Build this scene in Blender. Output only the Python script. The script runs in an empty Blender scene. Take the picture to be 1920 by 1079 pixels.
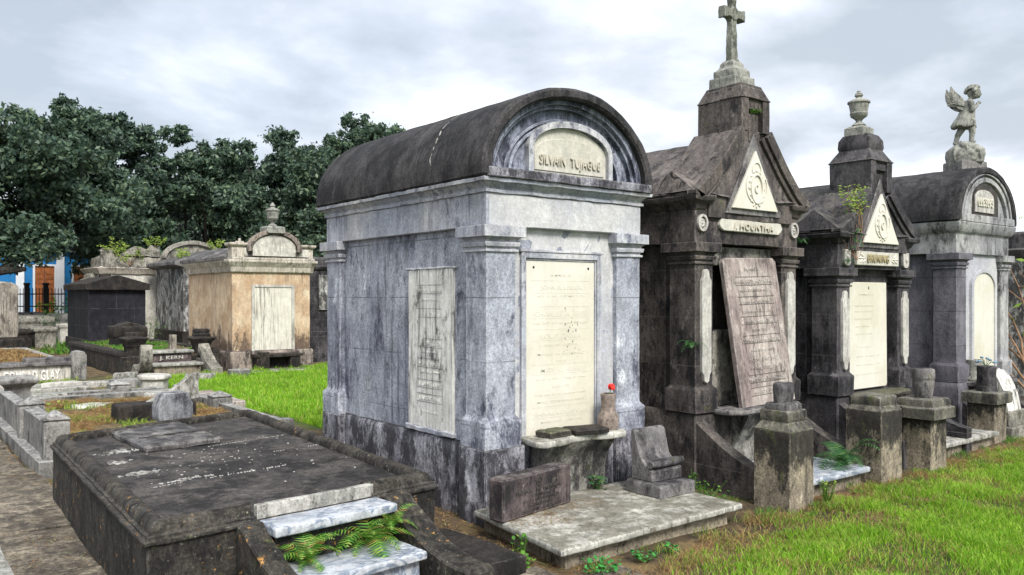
import bpy, bmesh, math, random
import numpy as np
from mathutils import Vector, noise, Matrix
R=math.radians
random.seed(7); rng=np.random.default_rng(7)
sc=bpy.context.scene
col=sc.collection
# ------------------------------------------------------------ camera
cd=bpy.data.cameras.new('camera'); cam=bpy.data.objects.new('camera',cd); col.objects.link(cam)
cam.location=(-3.5296,-4.7936,1.65)
cam.rotation_euler=(R(90),0,R(51.858-90))
cd.sensor_width=36; cd.lens=36*1547/1920; cd.shift_y=16.5/1920
cd.clip_start=.05; cd.clip_end=500
sc.camera=cam
# ------------------------------------------------------------ world: overcast sky
SUN_EL,SUN_AZ=R(46),R(-104)      # direction to the sun in the XY plane
w=bpy.data.worlds.new('World'); sc.world=w; w.use_nodes=True
nt=w.node_tree; nt.nodes.clear()
def wn(t,**k):
    n=nt.nodes.new(t)
    for a,b in k.items(): setattr(n,a,b)
    return n
L=nt.links.new
out=wn('ShaderNodeOutputWorld'); bg=wn('ShaderNodeBackground'); sky=wn('ShaderNodeTexSky')
sky.sky_type='NISHITA'; sky.sun_disc=False; sky.sun_elevation=SUN_EL; sky.sun_rotation=R(90)-SUN_AZ
sky.dust_density=3.0
tc=wn('ShaderNodeTexCoord'); sep=wn('ShaderNodeSeparateXYZ'); L(tc.outputs['Generated'],sep.inputs[0])
def wm(op,a,b=None,c=None):
    n=wn('ShaderNodeMath',operation=op)
    for i,v in enumerate((a,b,c)):
        if v is None: continue
        if isinstance(v,(int,float)): n.inputs[i].default_value=v
        else: L(v,n.inputs[i])
    return n.outputs[0]
den=wm('ADD',wm('MAXIMUM',sep.outputs[2],0.0),.22)
cx=wm('DIVIDE',sep.outputs[0],den); cy=wm('DIVIDE',sep.outputs[1],den)
cb=wn('ShaderNodeCombineXYZ'); L(cx,cb.inputs[0]); L(cy,cb.inputs[1])
def wnoise(s,d,r,off=0,dist=0.):
    m=wn('ShaderNodeMapping'); m.inputs['Location'].default_value=(off,off*.7,0); L(cb.outputs[0],m.inputs[0])
    n=wn('ShaderNodeTexNoise'); n.inputs['Scale'].default_value=s; n.inputs['Detail'].default_value=d
    n.inputs['Roughness'].default_value=r; n.inputs['Distortion'].default_value=dist; L(m.outputs[0],n.inputs['Vector']); return n.outputs[0]
def wramp(f,stops):
    r=wn('ShaderNodeValToRGB'); L(f,r.inputs[0]); e=r.color_ramp.elements
    while len(e)<len(stops): e.new(.5)
    for i,(p,c) in enumerate(stops): e[i].position=p; e[i].color=(*c,1)
    return r.outputs[0]
cl=wramp(wm('MULTIPLY_ADD',wnoise(.8,7,.52,3.1,.3),.72,wm('MULTIPLY',wnoise(2.6,6,.55,9.),.28)),
   [(.40,(4.1,4.55,5.1)),(.47,(5.5,5.9,6.6)),(.53,(7.4,7.8,8.2)),(.60,(10.2,10.4,10.2))])
cov=wramp(wnoise(.55,5,.5,1.3,.2),[(.36,(.80,)*3),(.5,(.97,)*3)])
mx=wn('ShaderNodeMix',data_type='RGBA'); L(cov,mx.inputs[0]); L(sky.outputs[0],mx.inputs[6]); L(cl,mx.inputs[7])
L(mx.outputs[2],bg.inputs[0]); bg.inputs[1].default_value=.066; L(bg.outputs[0],out.inputs[0])
# ------------------------------------------------------------ sun behind thin cloud
sd=bpy.data.lights.new('sun','SUN'); sd.energy=2.1; sd.angle=R(20); sd.color=(1,.965,.91)
so=bpy.data.objects.new('sun',sd); col.objects.link(so)
dv=Vector((math.cos(SUN_EL)*math.cos(SUN_AZ),math.cos(SUN_EL)*math.sin(SUN_AZ),math.sin(SUN_EL)))
so.rotation_euler=dv.to_track_quat('Z','Y').to_euler(); so.location=dv*30
sc.view_settings.view_transform='Standard'; sc.view_settings.look='None'
sc.view_settings.exposure=1.27; sc.view_settings.gamma=1
# ============================================================ materials
class NT:
    def __init__(s,name):
        s.m=bpy.data.materials.new(name); s.m.use_nodes=True; s.t=s.m.node_tree; s.t.nodes.clear()
        s.o=s.n('ShaderNodeOutputMaterial'); s.b=s.n('ShaderNodeBsdfPrincipled'); s.l(s.b.outputs[0],s.o.inputs[0])
        s.b.inputs['Roughness'].default_value=.85; s.b.inputs['Specular IOR Level'].default_value=.3
        s.pos=s.n('ShaderNodeNewGeometry').outputs['Position']
    def n(s,t,**k):
        x=s.t.nodes.new(t)
        for a,b in k.items(): setattr(x,a,b)
        return x
    def l(s,a,b): s.t.links.new(a,b)
    def put(s,v,i):
        if isinstance(v,(int,float)): i.default_value=v
        elif isinstance(v,tuple): i.default_value=(*v,1) if len(v)==3 and i.type=='RGBA' else v
        else: s.l(v,i)
    def math(s,op,a,b=0.,c=0.,clamp=False):
        x=s.n('ShaderNodeMath',operation=op,use_clamp=clamp)
        s.put(a,x.inputs[0]); s.put(b,x.inputs[1]); s.put(c,x.inputs[2]); return x.outputs[0]
    def map(s,sc_=(1,1,1),loc=(0,0,0),v=None):
        x=s.n('ShaderNodeMapping'); x.inputs['Scale'].default_value=sc_; x.inputs['Location'].default_value=loc
        s.l(v or s.pos,x.inputs[0]); return x.outputs[0]
    def noise(s,scale,detail=6,rough=.6,v=None,dist=0.):
        x=s.n('ShaderNodeTexNoise'); x.inputs['Scale'].default_value=scale; x.inputs['Detail'].default_value=detail
        x.inputs['Roughness'].default_value=rough; x.inputs['Distortion'].default_value=dist
        s.l(v or s.pos,x.inputs['Vector']); return x.outputs[0]
    def rng(s,v,a,b,c=0.,d=1.):
        x=s.n('ShaderNodeMapRange'); x.interpolation_type='SMOOTHSTEP'
        s.put(v,x.inputs[0])
        for i,q in enumerate((a,b,c,d)): x.inputs[i+1].default_value=q
        return x.outputs[0]
    def mix(s,f,a,b,mode='MIX'):
        x=s.n('ShaderNodeMix',data_type='RGBA',blend_type=mode)
        s.put(f,x.inputs[0]); s.put(a,x.inputs[6]); s.put(b,x.inputs[7]); return x.outputs[2]
    def bump(s,h,st=.4,d=.01):
        x=s.n('ShaderNodeBump'); x.inputs['Strength'].default_value=st; x.inputs['Distance'].default_value=d
        s.l(h,x.inputs['Height']); s.l(x.outputs[0],s.b.inputs['Normal'])
def stone(name,base,alt,dirt,dl=.4,sl=.4,scale=1.,top=.3,topc=None,lichen=0,moss=0,joints=None,jc=None,speck=.35,bump=.5,pale=0,off=0.,vein=None,rough=.85,cracks=0,mid=.34,edge=.7,band=None):
    m=NT(name); P=m.map((1,1,1),(off,off*1.7,off*.6))
    c=m.mix(m.rng(m.noise(1.3*scale,9,.62,P),.38,.62),base,alt)
    if vein:
        v=m.noise(2.2*scale,8,.6,m.map((1,2.4,1.2),(off,3,1)),1.6)
        v=m.math('ABSOLUTE',m.math('SUBTRACT',v,.5)); c=m.mix(m.rng(v,.055,.0),c,vein)
        c=m.mix(m.rng(m.noise(3.,6,.6,m.map((1,2.,1),(4,3,off))),.5,.7,0,.6),c,vein)
    if pale:
        c=m.mix(m.rng(m.noise(2.7*scale,12,.75,m.map((1.4,1.4,.8),(7+off,2,5))),.56,.70,0,pale),c,tuple(min(.8,x*1.7+.08) for x in base))
    # rain streaks: thin in plan, long in height
    sp=m.map((17,17,.9),(off,off,off)); s1=m.noise(1.*scale,10,.70,sp)
    s2=m.noise(.9*scale,6,.6,m.map((1.2,1.2,.5),(2+off,4,9)))
    streak=m.math('MULTIPLY',m.rng(s1,.46,.66),m.rng(s2,.62-.3*sl,.80-.3*sl))
    d1=m.noise(2.6*scale,15,.80,m.map((1.15,1.15,.6),(11+off,1,3)))
    t=.74-.5*dl
    if band:
        qz=m.n('ShaderNodeSeparateXYZ'); m.l(m.pos,qz.inputs[0]); d1=m.math('ADD',d1,m.rng(qz.outputs[2],band[0],band[1],-.05,band[2]))
    dm=m.rng(d1,t-.055,t+.055)
    geo=m.n('ShaderNodeNewGeometry'); sx=m.n('ShaderNodeSeparateXYZ'); m.l(geo.outputs['Normal'],sx.inputs[0])
    up=m.rng(sx.outputs[2],.55,.85)
    mask=m.math('MAXIMUM',m.math('MULTIPLY',streak,min(1.,sl*1.8)),dm)
    c=m.mix(m.math('MULTIPLY',mask,.92),c,dirt)
    tm=m.math('MULTIPLY',up,m.rng(m.noise(5*scale,10,.7,P),.62-.4*top,.78-.4*top))
    c=m.mix(m.math('MULTIPLY',tm,min(1,top*1.6)),c,topc or dirt)
    if moss: c=m.mix(m.rng(m.noise(6*scale,10,.72,m.map((1,1,.6),(5,off,2))),.66-.2*moss,.76-.2*moss,0,.8),c,(.07,.085,.025))
    if lichen:
        v=m.noise(16,6,.7,m.map((1,1,1),(off,9,2))); z=m.noise(2.2,3,.5,m.map((1,1,1),(3,off,8)))
        c=m.mix(m.math('MULTIPLY',m.rng(v,.6,.66),m.rng(z,.66-.3*lichen,.74-.3*lichen)),c,(.42,.22,.06))
        v=m.noise(30,5,.7,m.map((1,1,1),(off,1,7)))
        c=m.mix(m.math('MULTIPLY',m.rng(v,.62,.68),.55),c,(.28,.27,.2))
    jm=None
    if joints:
        hz,wx=joints; q=m.n('ShaderNodeSeparateXYZ'); wob=m.noise(3,3,.5)
        m.l(m.pos,q.inputs[0]); zz=m.math('MULTIPLY_ADD',wob,.012,q.outputs[2])
        row=m.math('DIVIDE',zz,hz); fr=m.math('FRACT',row)
        jl=m.math('LESS_THAN',m.math('ABSOLUTE',m.math('SUBTRACT',fr,.5)),.0045/hz)
        if wx:
            par=m.math('MULTIPLY',m.math('MODULO',m.math('FLOOR',m.math('ADD',row,.5)),2.),.5)
            h=m.math('DIVIDE',m.math('ADD',q.outputs[0],m.math('MULTIPLY',q.outputs[1],1.)),wx)
            fv=m.math('FRACT',m.math('ADD',h,par))
            jl=m.math('MAXIMUM',jl,m.math('LESS_THAN',m.math('ABSOLUTE',m.math('SUBTRACT',fv,.5)),.0045/wx))
        side=m.math('LESS_THAN',m.math('ABSOLUTE',sx.outputs[2]),.5)
        jm=m.math('MULTIPLY',m.math('MULTIPLY',jl,side),m.rng(m.noise(2.5,5,.6,m.map((1,1,1),(6,1,1))),.34,.55))
        c=m.mix(m.math('MULTIPLY',jm,.75),c,jc or tuple(x*.3 for x in base))
    cm=None
    if cracks:
        vo=m.n('ShaderNodeTexVoronoi',feature='DISTANCE_TO_EDGE'); vo.inputs['Scale'].default_value=cracks
        wv=m.n('ShaderNodeVectorMath',operation='MULTIPLY_ADD'); nn=m.n('ShaderNodeTexNoise'); nn.inputs['Scale'].default_value=4.
        m.l(m.pos,nn.inputs['Vector']); m.l(nn.outputs['Color'],wv.inputs[0]); wv.inputs[1].default_value=(.25,)*3; m.l(m.pos,wv.inputs[2])
        m.l(wv.outputs[0],vo.inputs['Vector']); cm=m.math('MULTIPLY',m.rng(vo.outputs['Distance'],.035,.004),m.rng(m.noise(1.7,3,.5,m.map((1,1,1),(2,2,2))),.45,.6))
        c=m.mix(m.math('MULTIPLY',cm,.8),c,tuple(x*.3 for x in dirt))
    if edge:
        bv=m.n('ShaderNodeBevel'); bv.samples=3; bv.inputs['Radius'].default_value=.013
        dt=m.n('ShaderNodeVectorMath',operation='DOT_PRODUCT'); m.l(bv.outputs[0],dt.inputs[0]); m.l(geo.outputs['Normal'],dt.inputs[1])
        em=m.math('MULTIPLY',m.rng(dt.outputs['Value'],.985,.80),m.rng(m.noise(14,8,.75,P),.40,.60,.1,1.))
        c=m.mix(m.math('MULTIPLY',em,edge),c,tuple(min(.68,x*1.5+.13) for x in base))
    mic=m.noise(38,9,.82,P); fine=m.noise(85,5,.8,P)
    k=m.math('ADD',m.rng(mic,.25,.75,1-speck,1+speck),m.rng(fine,.3,.7,-speck*.7,speck*.7))
    kk=m.n('ShaderNodeCombineXYZ')
    for i in range(3): m.l(k,kk.inputs[i])
    c=m.mix(1.,c,kk.outputs[0],'MULTIPLY')
    if mid:
        k2=m.rng(m.noise(9.*scale,10,.80,m.map((1,1,.45),(off,6,off))),.36,.62,1-mid,1+mid*.35); k3=m.n('ShaderNodeCombineXYZ')
        for i in range(3): m.l(k2,k3.inputs[i])
        c=m.mix(1.,c,k3.outputs[0],'MULTIPLY')
    m.l(c,m.b.inputs['Base Color']); m.b.inputs['Roughness'].default_value=rough
    hgt=m.math('ADD',m.math('MULTIPLY',mic,.8),m.math('MULTIPLY',fine,.25))
    hgt=m.math('ADD',hgt,m.math('MULTIPLY',m.noise(9,6,.65,P),1.7))
    if jm: hgt=m.math('SUBTRACT',hgt,m.math('MULTIPLY',jm,.7))
    if cm: hgt=m.math('SUBTRACT',hgt,m.math('MULTIPLY',cm,1.2))
    m.bump(hgt,bump,.009)
    return m.m
def plain(name,c,rough=.6,var=.25,sc_=12):
    m=NT(name); k=m.mix(m.rng(m.noise(sc_,6,.7),.3,.7),tuple(x*(1-var) for x in c),tuple(min(1,x*(1+var)) for x in c))
    m.l(k,m.b.inputs['Base Color']); m.b.inputs['Roughness'].default_value=rough; return m.m
def leaf(name,cols,trans=.25,rough=.5):
    m=NT(name); g=m.n('ShaderNodeNewGeometry'); r=m.n('ShaderNodeValToRGB'); m.l(g.outputs['Random Per Island'],r.inputs[0])
    e=r.color_ramp.elements
    while len(e)<len(cols): e.new(.5)
    for i,(p,c) in enumerate(cols): e[i].position=p; e[i].color=(*c,1)
    k=m.mix(m.rng(m.noise(.8,4,.6),.3,.7,0,.5),r.outputs[0],cols[0][1])
    m.l(k,m.b.inputs['Base Color']); m.b.inputs['Roughness'].default_value=rough
    t=m.n('ShaderNodeBsdfTranslucent'); m.l(k,t.inputs[0]); x=m.n('ShaderNodeMixShader'); x.inputs[0].default_value=trans
    m.l(m.b.outputs[0],x.inputs[1]); m.l(t.outputs[0],x.inputs[2]); m.l(x.outputs[0],m.o.inputs[0]); return m.m
BLK=(.022,.021,.024)
MT={}
MT['wall']=stone('blue grey plaster',(.38,.40,.455),(.25,.265,.32),(.055,.06,.09),.36,.52,1.,.5,(.07,.07,.08),pale=.95,joints=(.47,0),speck=.45,mid=.36)
MT['frieze']=stone('pale grey plaster',(.50,.50,.51),(.32,.34,.40),(.07,.075,.12),.30,.6,.9,.5,(.05,.05,.06),pale=.5,speck=.26,off=4,mid=.26)
MT['front']=stone('whitish grey plaster',(.50,.50,.50),(.38,.385,.42),(.16,.16,.20),.12,.45,.9,.5,(.05,.05,.06),pale=.4,speck=.2,off=4.5,mid=.15)
MT['letter']=stone('darkened cream lettering',(.40,.37,.30),(.46,.43,.36),(.2,.17,.13),.1,.1,1.,.1,speck=.1,bump=.1,mid=.1)  # toned darker than the plaques so the raised letters stay legible
MT['faint']=stone('faint cream lettering',(.46,.435,.35),(.52,.49,.41),(.2,.17,.13),.1,.1,1.,.1,speck=.1,bump=.1,mid=.1,edge=0)
MT['plaq']=stone('weathered cream marble',(.46,.445,.385),(.54,.52,.46),(.15,.14,.14),.16,.3,1.6,.3,speck=.14,bump=.15,rough=.6,mid=.2,off=50,edge=.3)
MT['plinth']=stone('stained plinth plaster',(.36,.36,.40),(.18,.175,.21),(.028,.027,.034),.50,.5,1.2,.7,BLK,pale=1.,speck=.5,off=8,mid=.42)
MT['barrel']=stone('black crusted roof plaster',(.030,.029,.032),(.055,.051,.053),(.010,.0098,.0125),.44,.2,1.2,.2,(.072,.063,.058),speck=.55,off=3,mid=.5)
MT['tymp']=stone('blue grey tympanum plaster',(.29,.31,.38),(.15,.165,.22),(.032,.036,.058),.46,.6,1.8,.5,BLK,pale=.7,speck=.34,off=6,mid=.4)
MT['cream']=stone('cream marble',(.55,.525,.43),(.62,.60,.53),(.26,.23,.19),.0,.05,1.,.1,speck=.05,bump=.08,rough=.5,mid=.06,edge=.2)
MT['stainmarble']=stone('streaked white marble',(.72,.71,.67),(.60,.59,.55),(.045,.04,.04),.34,.98,1.6,.3,speck=.14,bump=.2,rough=.55,off=2.6,mid=.2)
MT['slab']=stone('weathered marble slab',(.47,.46,.42),(.33,.32,.29),(.10,.092,.07),.36,.3,1.3,.55,(.17,.16,.13),moss=.2,speck=.4,bump=.4,off=5,rough=.6)
MT['t2']=stone('black brown stone',(.118,.100,.090),(.058,.050,.048),(.012,.0115,.0145),.42,.55,1.2,.5,(.10,.09,.08),pale=.9,moss=.25,joints=(.42,0),jc=(.13,.12,.11),speck=.5,off=1,mid=.45)
MT['t2roof']=stone('brown slate stone roof',(.155,.135,.125),(.085,.073,.072),(.020,.018,.020),.38,.3,1.2,.2,speck=.45,cracks=2.1,off=7,pale=.35,mid=.45)
MT['t3']=stone('black grey stone',(.088,.082,.086),(.044,.041,.046),(.011,.0105,.014),.42,.5,1.2,.5,(.09,.085,.075),pale=.85,joints=(.42,0),jc=(.12,.11,.11),speck=.5,off=9,mid=.45)
MT['greyst']=stone('mid grey stone',(.21,.20,.19),(.12,.115,.12),(.03,.028,.032),.4,.5,1.3,.5,BLK,pale=.5,moss=.3,speck=.4,off=12)
MT['wingm']=stone('worn marble plaque',(.50,.49,.45),(.42,.40,.37),(.09,.08,.075),.25,.5,2.,.3,speck=.22,bump=.3,off=3,rough=.6)
MT['pink']=stone('pinkish stained marble',(.42,.37,.335),(.25,.20,.19),(.085,.067,.064),.34,1.0,1.6,.3,pale=.6,speck=.25,bump=.3,off=14,rough=.6,mid=.3)
MT['t4']=stone('tomb light plaster',(.40,.40,.39),(.26,.26,.28),(.05,.048,.05),.37,.6,1.1,.6,BLK,pale=.4,speck=.25,off=15)
MT['t4side']=stone('tomb mauve grey plaster',(.17,.165,.19),(.11,.105,.125),(.04,.038,.045),.34,.4,1.,.5,BLK,joints=(.42,0),pale=.3,speck=.3,off=16)
MT['ped']=stone('mouldy tan concrete',(.29,.25,.185),(.20,.17,.13),(.016,.015,.015),.42,.45,1.6,.7,(.09,.09,.058),moss=.4,pale=.6,speck=.55,bump=.6,off=17,mid=.4,band=(.05,.70,.20))
MT['capst']=stone('mossy dark pedestal cap',(.17,.16,.13),(.10,.095,.08),(.022,.021,.022),.42,.4,1.8,.5,(.20,.195,.17),moss=.55,pale=.5,speck=.45,off=41,mid=.4)
MT['ptab']=stone('smudged cream marble',(.62,.60,.52),(.56,.53,.46),(.12,.11,.10),.10,.75,1.6,.3,speck=.12,bump=.15,rough=.6,off=43,mid=.15)
MT['brk']=stone('mossy grey bracket plaster',(.24,.235,.21),(.15,.145,.13),(.03,.029,.03),.46,.6,1.6,.5,moss=.45,pale=.8,speck=.5,off=55,mid=.4)
MT['low']=stone('black mouldy concrete',(.022,.0185,.017),(.045,.036,.029),(.008,.0075,.008),.45,.3,1.6,.4,(.032,.027,.024),speck=.6,bump=.7,off=18,pale=.15,mid=.5)
MT['lowtop']=stone('black speckled tomb top',(.040,.037,.037),(.080,.072,.067),(.012,.011,.012),.44,.1,1.1,.25,(.085,.073,.066),speck=.7,bump=.6,off=19,mid=.5)
MT['rim']=stone('lichened tomb rim',(.044,.040,.036),(.078,.069,.056),(.011,.010,.0095),.46,.3,2.,.4,(.062,.053,.042),lichen=.4,speck=.6,bump=.9,off=20,mid=.5)
MT['lich']=stone('lichen spotted concrete',(.054,.049,.042),(.030,.028,.025),(.011,.010,.010),.46,.3,2.,.4,(.06,.052,.040),lichen=.7,moss=.35,speck=.6,bump=.8,off=21,mid=.5)
MT['vein']=stone('blue veined white marble',(.48,.50,.53),(.40,.42,.46),(.12,.13,.15),.22,.2,1.3,.25,(.30,.31,.30),vein=(.17,.21,.28),speck=.2,bump=.2,off=22,rough=.5)
MT['edge']=stone('rough grey marble edge',(.42,.41,.38),(.28,.28,.26),(.09,.085,.07),.42,.3,2.,.3,moss=.3,speck=.35,bump=.5,off=23)
MT['grey']=stone('blue grey granite',(.27,.275,.29),(.19,.195,.21),(.045,.045,.055),.38,.5,2.,.4,(.33,.33,.33),pale=.4,speck=.4,off=24)
MT['post']=stone('grey stone kerb',(.24,.235,.22),(.15,.148,.145),(.04,.038,.038),.38,.5,1.5,.45,(.36,.36,.36),moss=.2,pale=.4,speck=.4,off=25)
MT['purp']=stone('dark stained headstone',(.135,.105,.10),(.062,.05,.052),(.017,.015,.018),.46,.95,1.8,.4,(.22,.22,.20),pale=.8,moss=.2,speck=.34,bump=.4,off=26,mid=.45)
MT['peach']=stone('peeling peach plaster',(.56,.44,.31),(.42,.29,.185),(.10,.07,.055),.30,.5,1.3,.5,BLK,pale=.5,speck=.22,off=27,mid=.25,band=(1.3,.2,.20))
MT['peachdk']=stone('mould covered peach plaster',(.16,.13,.11),(.32,.27,.23),(.03,.026,.026),.46,.7,1.4,.7,BLK,pale=.5,speck=.4,off=28)
MT['cornw']=stone('cream stained cornice',(.60,.55,.47),(.46,.41,.34),(.07,.055,.05),.34,.6,1.4,.7,(.05,.042,.04),pale=.4,speck=.25,off=29)
MT['blk']=stone('black block masonry',(.012,.012,.017),(.022,.021,.028),(.006,.006,.009),.42,.3,1.,.3,(.03,.03,.035),joints=(.52,1.0),jc=(.10,.10,.12),speck=.4,off=30)
MT['weath']=stone('grey weathered plaster wall',(.52,.51,.48),(.30,.30,.30),(.03,.03,.03),.50,.8,1.4,.6,(.04,.04,.04),pale=.8,moss=.25,speck=.42,off=31,mid=.45)
MT['white']=stone('off white plaster',(.56,.54,.48),(.44,.42,.38),(.12,.11,.09),.30,.6,1.3,.7,(.08,.08,.06),moss=.3,pale=.4,speck=.25,off=32)
MT['rock']=stone('pale ruined masonry',(.33,.31,.27),(.20,.19,.165),(.05,.048,.042),.4,.5,2.,.5,(.10,.095,.08),moss=.5,pale=.5,speck=.45,bump=.8,off=33)
MT['statue']=stone('lichen pale carved stone',(.30,.30,.265),(.20,.205,.185),(.055,.055,.05),.36,.5,4.,.3,(.36,.35,.31),moss=.15,pale=.5,speck=.35,bump=.4,off=34)
MT['cross']=stone('mossy grey stone',(.22,.225,.195),(.14,.15,.12),(.045,.045,.04),.36,.5,4.,.3,moss=.5,pale=.5,speck=.4,off=35)
MT['tan']=stone('tan headstone',(.34,.31,.26),(.23,.205,.175),(.06,.05,.045),.36,.85,1.4,.4,pale=.4,speck=.3,off=36)
MT['concrete']=stone('old path concrete',(.28,.24,.185),(.17,.145,.11),(.045,.040,.034),.44,.0,1.5,.5,(.075,.062,.050),moss=.35,speck=.6,bump=.8,off=37,mid=.4,edge=.3)
MT['dead']=plain('dark recess plaster',(.05,.045,.042),.9,.5,8)
MT['iron']=plain('black painted iron',(.012,.012,.014),.5)
MT['red']=plain('red petals',(.75,.03,.02),.5,.2,40)
MT['bluew']=plain('blue painted boards',(.015,.17,.42),.6,.15,3)
MT['whitew']=plain('white painted wood',(.72,.76,.80),.6,.06,3)
MT['door']=plain('orange brown wood',(.33,.115,.04),.5,.3,5)
MT['bark']=stone('oak bark',(.05,.045,.038),(.03,.028,.025),(.015,.015,.014),.4,.6,2.,.2,speck=.4,bump=1.)
MT['oak']=leaf('oak leaves',[(0.,(.032,.060,.048)),(.4,(.075,.125,.085)),(.8,(.125,.19,.115)),(1.,(.19,.26,.14))],.3,.45)  # distance haze is put into these lightened, bluish leaf colours
MT['oakd']=leaf('deep oak leaves',[(0.,(.030,.054,.047)),(.5,(.068,.112,.080)),(1.,(.16,.235,.14))],.25,.45)  # also lightened in colour to stand in for distance haze
MT['grass']=leaf('lawn grass',[(0.,(.12,.27,.014)),(.5,(.25,.50,.028)),(.82,(.40,.65,.055)),(.95,(.48,.52,.13)),(1.,(.52,.38,.17))],.4,.5)
MT['dry']=leaf('dry grass',[(0.,(.16,.09,.04)),(.5,(.34,.20,.09)),(.85,(.50,.34,.16)),(1.,(.18,.30,.04))],.25,.7)
MT['fern']=leaf('fern fronds',[(0.,(.04,.13,.02)),(.5,(.10,.27,.03)),(.85,(.22,.40,.06)),(.93,(.30,.36,.08)),(1.,(.30,.16,.05))],.3,.5)
MT['fernd']=leaf('dark fern fronds',[(0.,(.025,.09,.03)),(.6,(.05,.15,.05)),(1.,(.13,.26,.07))],.3,.45)
MT['lime']=leaf('yellow green weeds',[(0.,(.12,.22,.03)),(.6,(.26,.38,.05)),(1.,(.45,.50,.12))],.3,.5)
MT['clover']=leaf('round weed leaves',[(0.,(.03,.20,.04)),(1.,(.09,.38,.07))],.25,.4)
MT['twig']=plain('dry twig',(.28,.17,.10),.8)
def ground_mat():
    m=NT('soil and dry grass'); P=m.pos
    c=m.mix(m.rng(m.noise(1.1,8,.65),.4,.6),(.12,.085,.05),(.055,.042,.028))
    c=m.mix(m.rng(m.noise(3.3,10,.75,m.map((1,1,1),(5,3,1))),.48,.6,0,.8),c,(.24,.17,.08))
    c=m.mix(m.rng(m.noise(.5,8,.7,m.map((1,1,1),(9,2,1))),.50,.62,0,.5),c,(.07,.10,.02))
    q=m.n('ShaderNodeSeparateXYZ'); m.l(P,q.inputs[0]); wob=m.noise(1.8,5,.6)
    lw=m.rng(m.math('MULTIPLY_ADD',wob,-.9,q.outputs[1]),-2.0,-2.35); l2=m.math('MULTIPLY',m.rng(q.outputs[1],2.4,3.2),m.math('MULTIPLY',m.rng(q.outputs[0],.8,1.2),m.rng(q.outputs[1],13.9,13.3)))
    c=m.mix(m.math('MULTIPLY',m.math('MAXIMUM',lw,l2),.85),c,(.055,.10,.014))
    f=m.noise(90,6,.8); c=m.mix(m.rng(f,.58,.7,0,.6),c,(.33,.29,.22)); c=m.mix(m.rng(f,.45,.3,0,.8),c,(.02,.016,.012))
    m.l(c,m.b.inputs['Base Color']); m.b.inputs['Roughness'].default_value=.95; m.bump(f,.9,.02); return m.m
MT['ground']=ground_mat()
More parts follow.
